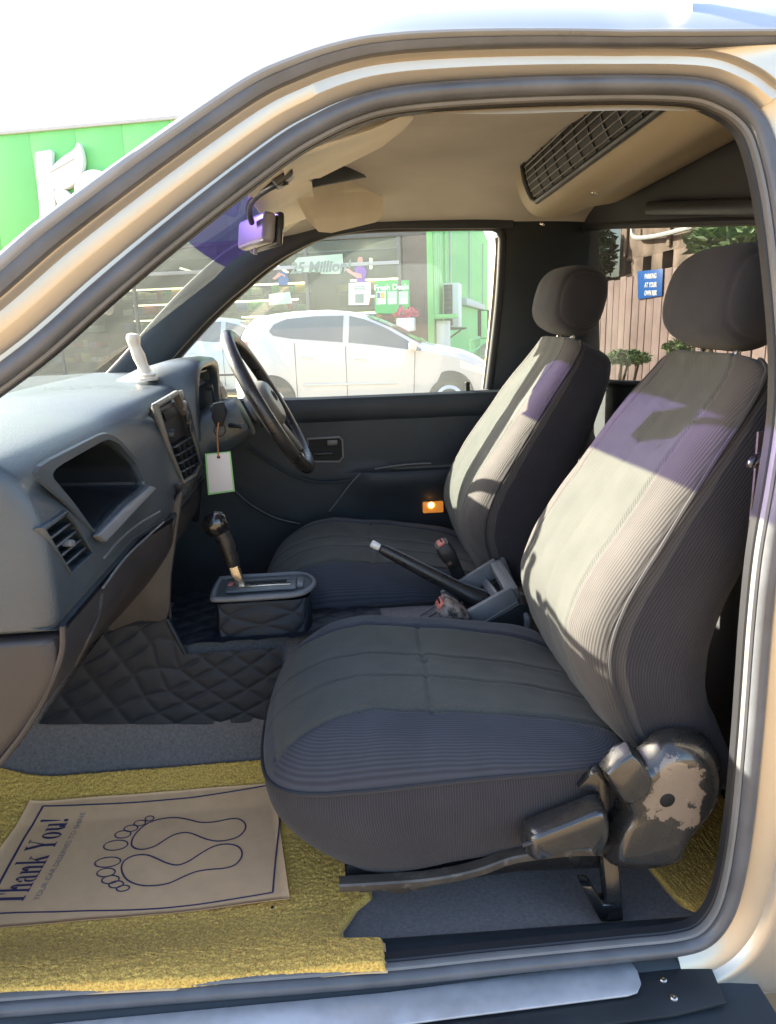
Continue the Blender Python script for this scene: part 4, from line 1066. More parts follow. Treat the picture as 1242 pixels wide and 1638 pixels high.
# belt guide and webbing on the rear post
tube('belt_guide', catmull([aY(1250, 728, .10), aY(1225, 730, .085), aY(1206, 738, .08), aY(1202, 747, .08)], 5), [interp(k, [0, 15], [.009, .0065]) for k in range(16)], M['glossb'], T, seg=10)
tube('seat_belt', [aY(1228, 690, .125), aY(1222, 760, .12), aY(1212, 860, .115)], 1.0, M['belt'], T, seg=6, sq=(.002, .02, .3), up=(.3, -1, 0))

# ================================================================== LOOSE THINGS IN THE CAB
def floorz(x, y): return interp(y, fy, fz)-.02*sm(.1, .6, x)+.10*sm(-.62, -.95, x)
# yellow coil mat that laps up over the sill
mt = thing('floor_mat', 'yellow coil floor mat under the paper sheet, lapping over the door sill', 'floor mat', 'yellow coil floor mats')
def matz(x, y):
    sill_z = .5065-.018*x/.55
    f = floorz(x, max(y, .16))+.014
    if y < .17:
        f = max(lerp(sill_z, f, sm(.02, .17, y)), 0)
    if y < .03: f = sill_z+.001-.010*sm(.004, -.02, y)
    lump = .004*math.sin(x*17+1)*sm(.12, .02, y)
    return f+lump
def mat_edge(y):
    return interp(y, [-.03, .058, .064, .10, .155, .18, .60], [.042, .043, -.022, -.024, .002, .03, .03])
def mat_near(x): return .003+.003*math.sin(x*13+2.2)-.004*sm(-.2, .04, x)+.006*sm(-.35, -.6, x)
def mat_sheet(name, zoff, m, nx, ny, rough=0.0, grow=0.0, skirt=0.0, x0=-.93, ymax=.545):
    V = []
    for j in range(ny):
        for i in range(nx):
            u, v = i/(nx-1), j/(ny-1)
            y = lerp(-.01, ymax, v)
            xr = mat_edge(y)+grow; x = lerp(x0, xr, u)
            yn = mat_near(min(x, .04))-grow
            y = lerp(yn, ymax-.002*(grow > 0), v)
            x = lerp(x0, mat_edge(y)+grow, u)
            z = matz(x, y)+zoff
            if rough:
                z += rough*(noise.noise((x*260, y*260, 0))+.5*noise.noise((x*120, y*120, 9)))
            edge = min(u*(nx-1), (1-u)*(nx-1), v*(ny-1), (1-v)*(ny-1))
            if skirt and edge < 3: z -= skirt*(1-edge/3)**2
            V.append((x, y, z))
    return mesh(name, V, grid_faces(ny, nx), m, mt)
mat_sheet('mat_pile', .0, M['mat_y'], 380, 250, rough=.0030, skirt=.012)
mat_sheet('mat_backing', -.0125, M['mat_b'], 160, 120, grow=.0025)
m2 = thing('floor_mat', 'corner of a yellow coil mat on the floor behind the passenger seat', 'floor mat', 'yellow coil floor mats')
def rear_sheet(name, zoff, m, n, rough, grow=0.0):
    V = []
    for j in range(n):
        for i in range(n):
            u, v = i/(n-1), j/(n-1)
            y = lerp(.098-grow, .80, v)
            xl = interp(y, [.09, .105, .13, .22, .34, .8], [.598, .574, .566, .553, .53, .53])-grow
            x = lerp(xl, .79, u)
            z = floorz(x, y)+.014+zoff+(rough*noise.noise((x*330, y*330, 0)) if rough else 0)
            e = min(u*(n-1), v*(n-1))
            if e < 2 and rough: z -= .010*(1-e/2)
            V.append((x, y, z))
    return mesh(name, V, grid_faces(n, n), m, m2)
rear_sheet('mat_pile', 0, M['mat_y'], 150, .0030); rear_sheet('mat_backing', -.012, M['mat_b'], 40, 0, .002)
# paper floor mat with its print
pm = thing('paper_floor_mat', 'brown paper floor mat printed with two footprints, lying on the yellow mat', 'paper mat')
def paperz(x, y): return matz(x, max(y, .13))+.0045+.010*sm(-.30, -.10, x)*sm(.5, .15, y)+.0030*noise.noise((x*5, y*5, 4))+.0008*noise.noise((x*16, y*16, 8))
def onPaper(px, py, off=0.0):
    z = .46
    for _ in range(12):
        p = aZ(px, py, z); z = paperz(p.x, p.y)+off
    return aZ(px, py, z)
pc = [onPaper(48, 1280), onPaper(438, 1252), onPaper(464, 1437), onPaper(-98, 1479)]
nP = 40; V = []
for i in range(nP):
    for j in range(nP):
        u, v = i/(nP-1), j/(nP-1)
        p = pc[0].lerp(pc[1], u).lerp(pc[3].lerp(pc[2], u), v)
        V.append((p.x, p.y, paperz(p.x, p.y)))
for k in range(len(V)): pass
n1 = len(V)
V2 = V+[(x, y, z-.0012) for x, y, z in V]
Fc = grid_faces(nP, nP); Fc = Fc+[tuple(q+n1 for q in f[::-1]) for f in grid_faces(nP, nP)]
bd = [i*nP for i in range(nP)]+[(nP-1)*nP+j for j in range(1, nP)]+[i*nP+nP-1 for i in range(nP-2, -1, -1)]+[j for j in range(nP-2, 0, -1)]
for k in range(len(bd)):
    a_, b_ = bd[k], bd[(k+1) % len(bd)]; Fc.append((a_, b_, b_+n1, a_+n1))
mesh('paper_sheet', V2, Fc, M['paper'], pm)
def ribbon(name, px_pts, wpx, m, closed=False, n=4):
    P = [onPaper(px, py) for px, py in px_pts]
    P = catmull(P, n, closed) if n > 1 else P
    N = len(P); V = []
    for i in range(N):
        t = (P[(i+1) % N]-P[i-1]) if closed else (P[min(i+1, N-1)]-P[max(i-1, 0)])
        t.z = 0; t.normalize(); s_ = Vector((-t.y, t.x, 0))*wpx
        for q in (P[i]+s_, P[i]-s_): V.append((q.x, q.y, paperz(q.x, q.y)+.0009))
    return mesh(name, V, grid_faces(N, 2, closed, False), m, pm, smooth=False)
Z8 = lambda l: [(x/2.5875, 1200+y/2.5875) for x, y in l]
ribbon('printed_border', Z8([(180, 232), (360, 227), (540, 219), (700, 206), (820, 194), (950, 174), (1110, 146)]), .0016, M['ink'])
ribbon('printed_border', Z8([(1166, 230), (1153, 350), (1140, 470), (1130, 590)]), .0016, M['ink'])
ribbon('printed_border', Z8([(1130, 590), (1000, 612), (900, 628), (750, 648), (600, 660), (300, 668), (0, 677), (-160, 680)]), .0016, M['ink'])
ribbon('printed_border', Z8([(180, 232), (120, 335), (60, 440), (0, 550), (-70, 680)]), .0022, M['ink'])
ribbon('printed_foot', Z8([(545, 385), (560, 350), (600, 312), (650, 290), (720, 280), (780, 288), (830, 300), (890, 298), (950, 286), (990, 286), (1015, 305), (1015, 330), (990, 358), (950, 372), (900, 378), (850, 368), (800, 348), (765, 342), (720, 352), (680, 375), (640, 400), (590, 412), (555, 405)]), .0016, M['ink'], True, 3)
ribbon('printed_foot', Z8([(505, 480), (520, 455), (560, 437), (610, 435), (650, 450), (690, 468), (735, 477), (780, 462), (830, 430), (880, 402), (930, 390), (975, 395), (1000, 415), (1000, 445), (975, 475), (930, 490), (870, 495), (810, 505), (750, 530), (700, 552), (640, 562), (580, 560), (530, 540), (508, 510)]), .0016, M['ink'], True, 3)
for (cx_, cy_, rx_, ry_) in ((480, 395, 50, 20), (510, 350, 33, 15), (543, 325, 28, 13), (580, 303, 24, 11), (620, 284, 18, 10), (447, 465, 54, 20), (440, 508, 38, 17), (458, 537, 36, 16), (482, 557, 30, 14), (510, 573, 27, 12)):
    ribbon('printed_toe', Z8([(cx_+rx_*math.cos(2*PI*k/14), cy_+ry_*math.sin(2*PI*k/14)-.12*rx_*math.cos(2*PI*k/14)) for k in range(14)]), .0013, M['ink'], True, 2)
# lettering: heavy high-contrast roman drawn as outlines (unit = cap height)
def rect(a, b, c, d): return [(a, b), (c, b), (c, d), (a, d)]
def arcband(cx_, cy_, ro, ri, a0, a1, sx=1.0, n=14, thin=.045):
    """stroke thick at the sides and thin at top and bottom"""
    O = []; I = []
    for k in range(n+1):
        a_ = R(lerp(a0, a1, k/n)); ca, sa = math.cos(a_), math.sin(a_)
        O.append((cx_+ro*sx*ca, cy_+ro*sa)); I.append((cx_+ri*sx*ca, cy_+(ro-thin)*sa))
    return O+I[::-1]
G = {
 'T': (.80, [rect(.30, 0, .50, 1), rect(.0, .95, .80, 1), [(0, 1), (0, .70), (.03, .70), (.12, .95)], [(.80, 1), (.80, .70), (.77, .70), (.68, .95)], rect(.20, 0, .60, .04)]),
 'h': (.66, [rect(.07, 0, .23, 1.02), rect(0, 0, .31, .04), rect(0, .98, .15, 1.02), rect(.43, 0, .59, .48), rect(.36, 0, .66, .04), arcband(.41, .44, .24, .03, 0, 180, .78)]),
 'a': (.58, [rect(.33, .0, .49, .46), rect(.33, 0, .58, .04), arcband(.30, .46, .22, .04, 0, 150, .86), arcband(.22, .19, .20, .06, 60, 290, 1.0), rect(.03, .42, .15, .54)]),
 'n': (.66, [rect(.07, 0, .23, .66), rect(0, 0, .31, .04), rect(0, .62, .15, .66), rect(.43, 0, .59, .48), rect(.36, 0, .66, .04), arcband(.41, .44, .24, .03, 0, 180, .78)]),
 'k': (.68, [rect(.07, 0, .23, 1.02), rect(0, 0, .31, .04), rect(0, .98, .15, 1.02), [(.20, .26), (.50, .62), (.55, .62), (.24, .24)], [(.28, .36), (.40, .46), (.66, .03), (.46, .03)], rect(.42, 0, .68, .04), rect(.38, .60, .64, .64)]),
 'Y': (.86, [rect(.34, 0, .53, .46), rect(.24, 0, .63, .04), [(.04, .97), (.25, .97), (.53, .44), (.34, .44)], [(.68, .97), (.73, .97), (.52, .42), (.46, .44)], rect(0, .96, .34, 1), rect(.58, .96, .86, 1)]),
 'o': (.58, [arcband(.28, .33, .34, .13, 0, 360, .82, n=28)]),
 'u': (.66, [rect(.07, .18, .23, .66), rect(0, .62, .23, .66), rect(.42, 0, .58, .66), rect(.34, .62, .58, .66), rect(.5, 0, .66, .04), arcband(.26, .22, .23, .03, 180, 360, .82)]),
 '!': (.24, [[(.03, 1.02), (.19, 1.02), (.135, .30), (.085, .30)], arcband(.11, .09, .09, .0, 0, 360, 1.0, n=16, thin=.09)]),
 ' ': (.30, []),
}
p0, p1 = onPaper(34, 1447), onPaper(112, 1308)
ex = (p1-p0); ex.z = 0; Lt = ex.length; ex.normalize(); ey = Vector((-ex.y, ex.x, 0))
adv = [G[c_][0]+.05 for c_ in 'Thank You!']; tot = sum(adv)
cap = .056; kx_ = Lt/tot
cur = 0.0
for c_, ad in zip('Thank You!', adv):
    V = []; Fc = []
    for k, poly in enumerate(G[c_][1]):
        b_ = len(V)
        for (gx, gy) in poly:
            q = p0+ex*((cur+gx)*kx_)+ey*(gy*cap); V.append((q.x, q.y, paperz(q.x, q.y)+.0009+.00012*k))
        n_ = len(poly)
        if n_ > 8 :
            h_ = n_//2
            Fc += [(b_+i, b_+i+1, b_+n_-2-i, b_+n_-1-i) for i in range(h_-1)]
        else: Fc.append(tuple(range(b_, b_+n_)))
    if V: mesh('printed_letter', V, Fc, M['ink'], pm, smooth=False)
    cur += ad
p0, p1 = onPaper(58, 1441), onPaper(134, 1300)
ex = (p1-p0); ex.z = 0; Lt = ex.length; ex.normalize(); ey = Vector((-ex.y, ex.x, 0))
c0 = (p0+p1)/2
tx = text_mesh('printed_line', 'YOUR CAR DESERVES TO SHINE', .0150, Matrix(((ex.x, ey.x, 0, c0.x), (ex.y, ey.y, 0, c0.y), (0, 0, 1, 0), (0, 0, 0, 1))), M['ink_l'], pm, extrude=0.0, xs=1.0)
xsz = max(v.co.length for v in tx.data.vertices) if False else None
c_loc = [(v.co-Vector((c0.x, c0.y, 0))) for v in tx.data.vertices]
span = max(q.dot(ex) for q in c_loc)-min(q.dot(ex) for q in c_loc)
for v, q in zip(tx.data.vertices, c_loc):
    w_ = c0+ex*(q.dot(ex)*Lt/span)+ey*q.dot(ey); v.co = (w_.x, w_.y, paperz(w_.x, w_.y)+.0012)
# dark crumbs on the mat
for (px, py) in ((436, 1451), (316, 1488)):
    p = aZ(px, py, .46); z = matz(p.x, p.y)+.002; p = aZ(px, py, z)
    bm = bmesh.new(); bmesh.ops.create_icosphere(bm, subdivisions=1, radius=.004 if px > 400 else .002)
    for v in bm.verts: v.co *= random.uniform(.6, 1.2); v.co.z *= .5
    bm.transform(Matrix.Translation(p))
    from_bm('leaf_crumb', bm, M['void'], None, label='dark leaf crumb beside the paper mat edge' if px > 400 else 'tiny dark speck of dirt on the yellow mat nearer the sill', cat='crumb')
# cream ornament on the dash
fo = aY(236, 607, .93); fo.z -= .002
fg = thing('dash_ornament', 'small cream hand-shaped ornament standing on top of the dashboard', 'ornament')
K_ = 1.22
lathe('ornament_base', [(.021*K_, 0), (.021*K_, .006), (.016*K_, .009), (.018*K_, .014), (.013*K_, .018), (.001, .018)], Tm(fo), M['pearl'], fg, seg=20)
tube('ornament_body', catmull([fo+Vector(q)*K_ for q in ((-.002, 0, .014), (-.006, 0, .030), (-.011, 0, .048), (-.016, 0, .066), (-.018, 0, .084), (-.018, 0, .092))], 4),
     [K_*interp(k, [0, 4, 8, 12, 15, 18, 20], [.013, .0105, .0125, .0105, .0135, .0115, .004]) for k in range(21)], M['pearl'], fg, seg=14)
# key with a card tag hanging from the ignition
kt = thing('key_tag', 'white card tag with green edge hanging on an orange cord from the ignition key', 'key tag')
KY = .87
prism('card', [aY(px, py, KY) for px, py in ((331, 728), (367, 724), (373, 784), (335, 789))], (0, .002, 0), M['card'], kt, bev=.0006)
prism('card_edge', [aY(px, py, KY+.0025) for px, py in ((328, 726), (369, 722), (376, 786), (333, 792))], (0, .002, 0), M['cardg'], kt, bev=.0006)
lathe('eyelet', [(.004, 0), (.004, .002), (.002, .002)], Tm(aY(350, 731, KY), rx=R(90)), M['void'], kt, seg=12)
tube('cord', catmull([aY(350, 676, KY+.01), aY(348, 695, KY), aY(349, 715, KY-.002), aY(350, 731, KY-.002)], 5), .0017, M['cord'], kt, seg=6)
prism('key_head', [aY(px, py, KY+.01) for px, py in ((341, 645), (358, 643), (362, 662), (356, 682), (346, 684), (338, 668))], (0, .012, 0), M['void'], kt, bev=.003)
tube('key_ring', [aY(352+9*math.cos(2*PI*k/16), 688+10*math.sin(2*PI*k/16), KY+.012) for k in range(16)], .0015, M['void'], kt, seg=6, closed=True)

# ================================================================== OUTSIDE
GZ = .15
mg = mat('ground_concrete', (.30, .215, .12), .9, var=.22, vscale=1.2, bump=.4, bscale=30, col2=(.23, .165, .095), c2=(.5, .65), c2scale=.5)
N = 41; V = []
for i in range(N):
    for j in range(N):
        x = math.copysign(abs(i/20-1)**2.2, i/20-1)*600; y = math.copysign(abs(j/20-1)**2.2, j/20-1)*600
        V.append((x, y, GZ))
mesh('ground', V, grid_faces(N, N), mg, None, kind='structure')
mw = mat('white_car_paint', (.50, .515, .54), .3, coat=.6)
mb = mat('silver_blue_paint', (.42, .50, .58), .3, metal=.3, coat=.6)
mgl = mat('dark_car_glass', (.07, .10, .125), .06, spec=.6, coat=.5)
mty = mat('tyre', (.03, .03, .03), .8); mal = mat('alloy', (.5, .5, .5), .35, metal=.8)
mdk = mat('dark_gap', (.03, .03, .03), .7); mlamp = mat('lamp_glass', (.5, .08, .06), .15, coat=.5); mhl = mat('headlight_glass', (.7, .7, .7), .1, coat=.5)
def hatchback(label, loc, rz, paint):
    c = thing('parked_car', label, 'car', 'cars parked in front of the shop', loc, rz)
    tops = [(-.56, .62), (-.555, .80), (-.52, .98), (-.46, 1.14), (-.36, 1.33), (-.24, 1.43), (-.05, 1.475), (.3, 1.505), (.7, 1.51), (1.05, 1.475), (1.35, 1.395), (1.65, 1.265), (1.95, 1.10), (2.12, 1.005), (2.3, .965), (2.6, .90), (2.82, .81), (2.98, .70), (3.06, .58)]
    xs = [-.56, -.555, -.54, -.52, -.48, -.42, -.36, -.3, -.24, -.15, -.05]+[.06+.08*k for k in range(37)]+[3.0, 3.04, 3.06]
    def topz(x): return interp(x, [a for a, b in tops], [b for a, b in tops])
    def belt(x): return min(topz(x)-.05, interp(x, [-.5, 0, 1.0, 2.1, 2.6, 3.06], [1.10, 1.12, 1.04, .93, .82, .60]))
    def hw(x): return interp(x, [-.56, -.45, -.2, .5, 2.2, 2.8, 3.0, 3.06], [.62, .74, .795, .81, .81, .76, .66, .55])
    def rw(x): return hw(x)-interp(topz(x)-belt(x), [.0, .08, .42], [.02, .08, .22])
    V = []
    for x in xs:
        h, b, t, r_ = hw(x), belt(x), topz(x), rw(x)
        half = [(h-.10, .20), (h-.01, .27), (h, .45), (h+.008, min(.66, b-.02)), (h, b), (lerp(h, r_, .33), lerp(b, t-.045, .33)), (lerp(h, r_, .7), lerp(b, t-.045, .7)), (r_, t-.045), (r_-.05, t-.012), (r_*.5, t+.006), (0, t+.012)]
        for (y, z) in half: V.append((x, -y, z))
        for (y, z) in half[-2::-1]: V.append((x, y, z))
    ns = 21
    Fc = grid_faces(len(xs), ns)+[tuple(range(ns)), tuple((len(xs)-1)*ns+k for k in range(ns))[::-1]]
    bm = bmesh.new(); vs = [bm.verts.new(v) for v in V]
    for f in Fc: bm.faces.new([vs[i] for i in f])
    from_bm('body', bm, paint, c)
    def side(x, z, off=.004):
        h, b, t, r_ = hw(x), belt(x), topz(x)-.045, rw(x)
        f = (z-b)/max(.01, t-b)
        return Vector((x, -(lerp(h, r_, f) if f > 0 else h+.006)-off, z))
    def pane(name, outline, m, off=.004, s=1):
        # outline: top list and bottom list of (x,z), filled in columns so that it follows the body
        top, bot = outline; V = []; n = 18
        x0_, x1_ = top[0][0], top[-1][0]
        for k in range(n):
            x = lerp(x0_, x1_, k/(n-1)); zt_ = interp(x, [a for a, b in top], [b for a, b in top]); zb_ = interp(x, [a for a, b in bot], [b for a, b in bot])
            for q in range(5):
                p = side(x, lerp(zb_, zt_, q/4), off); p.y *= s; V.append(p)
        return mesh(name, V, grid_faces(n, 5), m, c)
    for s in (1, -1):
        pane('rear_side_window', ([(.0, 1.26), (.06, 1.34), (.22, 1.405), (.6, 1.43), (1.02, 1.425)], [(.0, 1.24), (.05, 1.19), (.3, 1.145), (1.02, 1.075)]), mgl, s=s)
        pane('front_side_window', ([(1.10, 1.42), (1.3, 1.37), (1.6, 1.245), (1.85, 1.10), (2.08, .955)], [(1.10, 1.068), (1.5, 1.02), (1.85, .965), (2.08, .93)]), mgl, s=s)
        tube('body_moulding', [side(x, .52-.00*x, .006)*1 if s == 1 else Vector((side(x, .52, .006).x, -side(x, .52, .006).y, .52)) for x in [.45+.13*k for k in range(11)]], 1.0, mb if paint is mw else mdk, c, seg=6, sq=(.018, .006, .6), up=(0, 0, 1))
        for xx in (.36, 1.06, 2.0):
            tube('door_gap', [Vector((side(xx, z, .001).x+(.05*(z-.9) if xx > 1.5 else 0), s*side(xx, z, .001).y, z)) for z in (.32, .5, .7, .9, belt(xx)-.01)], .004, mdk, c, seg=5)
        for xx, zz in ((.44, .90), (1.18, .86)):
            tube('handle', [Vector((xx+.02*k, s*(side(xx, zz, .012).y-.006), zz-.002*k)) for k in range(9)], .011, paint, c, seg=8)
        for xx in (0.0, 2.455):
            yy = s*(-hw(xx)-.012)
            lathe('wheel_arch', [(.335, -.02), (.335, .006), (.328, .010), (.10, .011), (.001, .011)], Tm((xx, yy+s*.006, .33), rx=R(90 if s == 1 else -90)), mdk, c, seg=32)
            wh = lathe('wheel', [(.20, .0), (.265, .012), (.285, .02), (.285, .03), (.26, .036), (.19, .034)], Tm((xx, yy, .285), rx=R(90 if s == 1 else -90)), mty, c, seg=32)
            lathe('hub_cap', [(.195, .030), (.185, .036), (.06, .030), (.05, .036), (.001, .038)], Tm((xx, yy, .285), rx=R(90 if s == 1 else -90)), mal, wh, seg=24)
        mp_ = Vector((1.98, s*(-.90), 1.0))
        rbox('side_mirror', (.10, .16, .12), paint, c, Tm(mp_), bev=.03, seg=3)
        pane('tail_light', ([(-.42, 1.12), (-.30, 1.12)], [(-.42, .92), (-.30, .92)]), mlamp, .006, s)
        pane('headlight', ([(2.60, .80), (2.95, .66)], [(2.60, .70), (2.95, .58)]), mhl, .006, s)
    # windscreen and rear screen
    for nm, xa, xb, e in (('windscreen', 1.32, 2.08, .07), ('rear_screen', -.50, -.28, .07)):
        V = []
        for k in range(8):
            x = lerp(xa, xb, k/7)
            for q in range(9):
                y = lerp(-1, 1, q/8)*(rw(x)-e); z = topz(x)+.018-.012*abs(q-4)/4
                V.append((x, y, z))
        mesh(nm, V, grid_faces(8, 9), mgl, c)
    rbox('wiper', (.01, .5, .01), mdk, c, Tm((2.10, -.2, 1.03)), bev=.003)
    return c
ra_ = aY(446, 640, 9.55)
best = None
for k in range(60):
    Yf = 8.3+.02*k; fa_ = aY(738, 640, Yf); d_ = math.hypot(fa_.x-ra_.x, fa_.y-ra_.y)
    if best is None or abs(d_-2.455) < best[0]: best = (abs(d_-2.455), fa_, Yf)
fa_ = best[1]
hr = math.atan2(fa_.y-ra_.y, fa_.x-ra_.x)
# lay the near side plane on those axles: the car centre line is .8 m further
off_ = Vector((-math.sin(hr), math.cos(hr), 0))*.8
hatchback('white five-door hatchback parked broadside beyond the truck window', (ra_.x+off_.x*0.6, ra_.y+off_.y*.6, GZ), hr, mw)
c2 = aY(330, 640, 12.2)
hatchback('pale blue hatchback half hidden behind the black windscreen pillar and steering wheel', (c2.x-.55, c2.y+.8, GZ), hr+R(3), mb)

# ------------------------------------------------------------------ the green shop
BA = R(-15)
bu, bv = Vector((math.cos(BA), math.sin(BA), 0)), Vector((-math.sin(BA), math.cos(BA), 0))     # along the front, into the building
bn = -bv; bs = bu                                                                            # outward of the front, outward of the side
bc = aY(693, 500, 16.0); bc.z = GZ
def onFront(px, py, d=0.0):
    r_ = ray(px, py); o_ = bc+bn*d; t = (o_-CAM_POS).dot(bn)/r_.dot(bn); return CAM_POS+r_*t
def onSide(px, py, d=0.0):
    r_ = ray(px, py); o_ = bc+bs*d; t = (o_-CAM_POS).dot(bs)/r_.dot(bs); return CAM_POS+r_*t
def Wp(s, z, d=0.0): return bc+bu*s+Vector((0, 0, z-GZ))+bn*d
ztopF = onFront(140, 204).z; zbotF = onFront(0, 402).z; zsof = onFront(600, 380).z
shop = thing('shop_building', 'green clad shop with a dark glazed front across the car park', 'shop')
B = shop
mgreen = mat('green_cladding', (.19, .60, .20), .55, var=.06, vscale=.8, rvar=.08)
mgreen2 = mat('green_sheet_metal', (.16, .56, .17), .5, var=.10, vscale=2.5, rvar=.1)
mdw = mat('shop_interior', (.075, .115, .108), .8, var=.2, vscale=1.5)
mmul = mat('mullion', (.12, .13, .13), .5)
mled = mat('shelf_light', (1, .85, .55), .5, emit=(1.0, .80, .45), estr=1.1)
mslat = mat('dark_brown_slat', (.095, .075, .068), .7, var=.15, vscale=6)
mgrey = mat('light_grey_metal', (.5, .52, .52), .5); mdg = mat('dark_grille', (.08, .085, .09), .6)
mwh = mat('sign_white', (.80, .80, .78), .5)
zF = min(zbotF, zsof+.2) if zbotF > 2 else 3.4
zF = 3.45
pw = 1.2
pm_ = None
for k in range(26):
    s1 = -k*pw; s0 = s1-pw+.012
    if pm_ is None:
        pm_ = rbox('fascia_panel', (pw-.005, .10, ztopF-zF), mgreen, B, bev=.003)
        q = pm_
    else:
        q = pm_.copy(); COL.objects.link(q); q.parent = B
    m_ = (Wp((s0+s1)/2, (ztopF+zF)/2, -.05)); q.location = m_; q.rotation_euler = (0, 0, BA)
def wbox(name, s0, s1, z0, z1, d0, d1, m, parent=B, bev=.01, **kw):
    c_ = Wp((s0+s1)/2, (z0+z1)/2, (d0+d1)/2)
    return rbox(name, (abs(s1-s0), abs(d1-d0), abs(z1-z0)), m, parent, Tm(c_, rz=BA), bev=bev, **kw)
wbox('parapet_cap', -31.4, .05, ztopF, ztopF+.08, -.25, .06, mgrey)
wbox('roof', -31, 0, ztopF-.6, ztopF-.4, -14, -.12, mdg)
wbox('soffit', -31.2, .0, zF-.10, zF, -2.5, .02, mmul)
wbox('back_wall', -31.2, 0, GZ, zF-.1, -7.2, -7.0, mdw)
wbox('ceiling', -31.2, 0, zF-.16, zF-.1, -7, -2.5, mdw)
wbox('floor_slab', -31.2, 0, GZ, GZ+.12, -7, .6, mgrey)
# glazed front: frames and panes
s_sl = (onFront(641, 480)-bc).dot(bu)
npan = 12
for k in range(npan+1):
    s_ = s_sl-k*2.2
    wbox('mullion', s_-.04, s_+.04, GZ, zF-.1, -.02, .06, mmul, bev=.004)
    if k < npan:
        mesh('shop_pane', [Wp(s_-.04, GZ+.12, .02), Wp(s_-2.16, GZ+.12, .02), Wp(s_-2.16, zF-.12, .02), Wp(s_-.04, zF-.12, .02)], [(0, 1, 2, 3)], M['glass_s'] if 'glass_s' in M else M.setdefault('glass_s', glass('shop_glass', (.62, .74, .72), .13, (.50, .64, .6))), B, smooth=False)
wbox('transom', s_sl-npan*2.2, s_sl, 2.75, 2.83, -.02, .07, mgrey, bev=.004)
# shelves inside with lit edges and goods
mgood = [mat('goods_'+n_, c_, .6) for n_, c_ in (('red', (.45, .08, .06)), ('yellow', (.6, .42, .08)), ('blue', (.08, .15, .40)), ('pale', (.6, .58, .5)), ('green', (.1, .35, .12)))]
rnd = random.Random(3)
for a_ in range(7):
    s_ = s_sl-1.2-a_*3.4
    sh = None
    sh = bpy.data.objects.new('shop_shelf', None); sh.empty_display_size = .1; finish(sh, B)
    wbox('shelf_back', s_-1.3, s_+1.3, GZ+.1, 2.6, -4.45, -4.4, mdw, sh)
    for z in (.55, 1.0, 1.45, 1.9, 2.35):
        wbox('shelf_board', s_-1.3, s_+1.3, z, z+.04, -4.4, -3.9, mmul, sh, bev=.004)
        if z > 1.2: wbox('lit_edge', s_-1.25+rnd.uniform(0, .5), s_+1.2-rnd.uniform(0, .6), z+.30, z+.345, -4.02, -3.96, mled, sh, bev=.004)
        p_ = s_-1.25
        while p_ < s_+1.2:
            w__ = rnd.uniform(.12, .4)
            if rnd.random() < .8: wbox('goods', p_, min(p_+w__-.01, s_+1.25), z+.04, z+.04+rnd.uniform(.14, .28), -4.35, -4.0, rnd.choice(mgood), sh, bev=.01)
            p_ += w__
# ceiling light rows running back into the shop
for a_ in range(9):
    s_ = s_sl-.9-a_*2.5
    tube('ceiling_light', [Wp(s_, zF-.45, -1.2), Wp(s_-.6, zF-.45, -4.2)], 1.0, mled, B, seg=6, sq=(.02, .035, .6), up=(0, 0, 1))
# slatted brown wall next to the corner
sw_ = thing('slatted_wall', 'dark brown wall of narrow upright slats between the shop window and green corner', 'wall')
sw_['kind'] = 'thing'
wbox('backing', s_sl+.02, -.02, GZ, zF-.1, -.10, -.04, mdk, sw_)
ns_ = 14
base_sl = None
for k in range(ns_):
    s_ = lerp(s_sl+.08, -.08, (k+.5)/ns_)
    if base_sl is None: base_sl = rbox('slat', (abs(s_sl)/ns_*.78, .05, zF-.3), mslat, sw_, bev=.006); q = base_sl
    else: q = base_sl.copy(); COL.objects.link(q); q.parent = sw_
    q.location = Wp(s_, (zF+GZ)/2-.02, .0); q.rotation_euler = (0, 0, BA)
# side wall: ribbed sheets receding to the right
def sbox(name, t0, t1, z0, z1, o0, o1, m, parent=B, bev=.008, **kw):
    c_ = bc+bv*((t0+t1)/2)+bs*((o0+o1)/2); c_.z = (z0+z1)/2
    return rbox(name, (abs(o1-o0), abs(t1-t0), abs(z1-z0)), m, parent, Tm(c_, rz=BA), bev=bev, **kw)
base_ = None
for k in range(30):
    V = []; n = 16
    if base_ is None:
        base_ = mesh('side_panel', [bs*(.03*(1 if (i % 8) in (0, 1, 2) else 0))+bv*(.99*i/(n))+Vector((0, 0, z)) for z in (GZ, ztopF) for i in range(n+1)], [(i, i+1, n+1+i+1, n+1+i) for i in range(n)], mgreen2, B, smooth=False); q = base_
    else: q = base_.copy(); COL.objects.link(q); q.parent = B
    q.location = (bc.x+bv.x*k, bc.y+bv.y*k, 0)
wbox('corner_post', -.12, .02, GZ, ztopF, -.1, .03, mgreen2)
p = onSide(736, 483); tb = (p-bc).dot(bv)
sbox('cable_tray', tb+.2, tb+14, p.z-.10, p.z+.14, .03, .22, mgrey)
for px in (707, 716, 748, 770):
    p = onSide(px, 420); t_ = (p-bc).dot(bv)
    tube('downpipe', [bc+bv*t_+bs*.08+Vector((0, 0, 1.9)), bc+bv*t_+bs*.08+Vector((0, 0, ztopF-.4-.3*(px % 3)))], .035, mgrey if px != 707 else mgreen, B, seg=8)
sbox('ledge', .0, 1.0, onSide(703, 507).z-.05, onSide(703, 507).z+.05, .02, .5, mgreen2)
sbox('base_post', .2, .5, GZ, onSide(703, 510).z-.05, .05, .35, mwh)
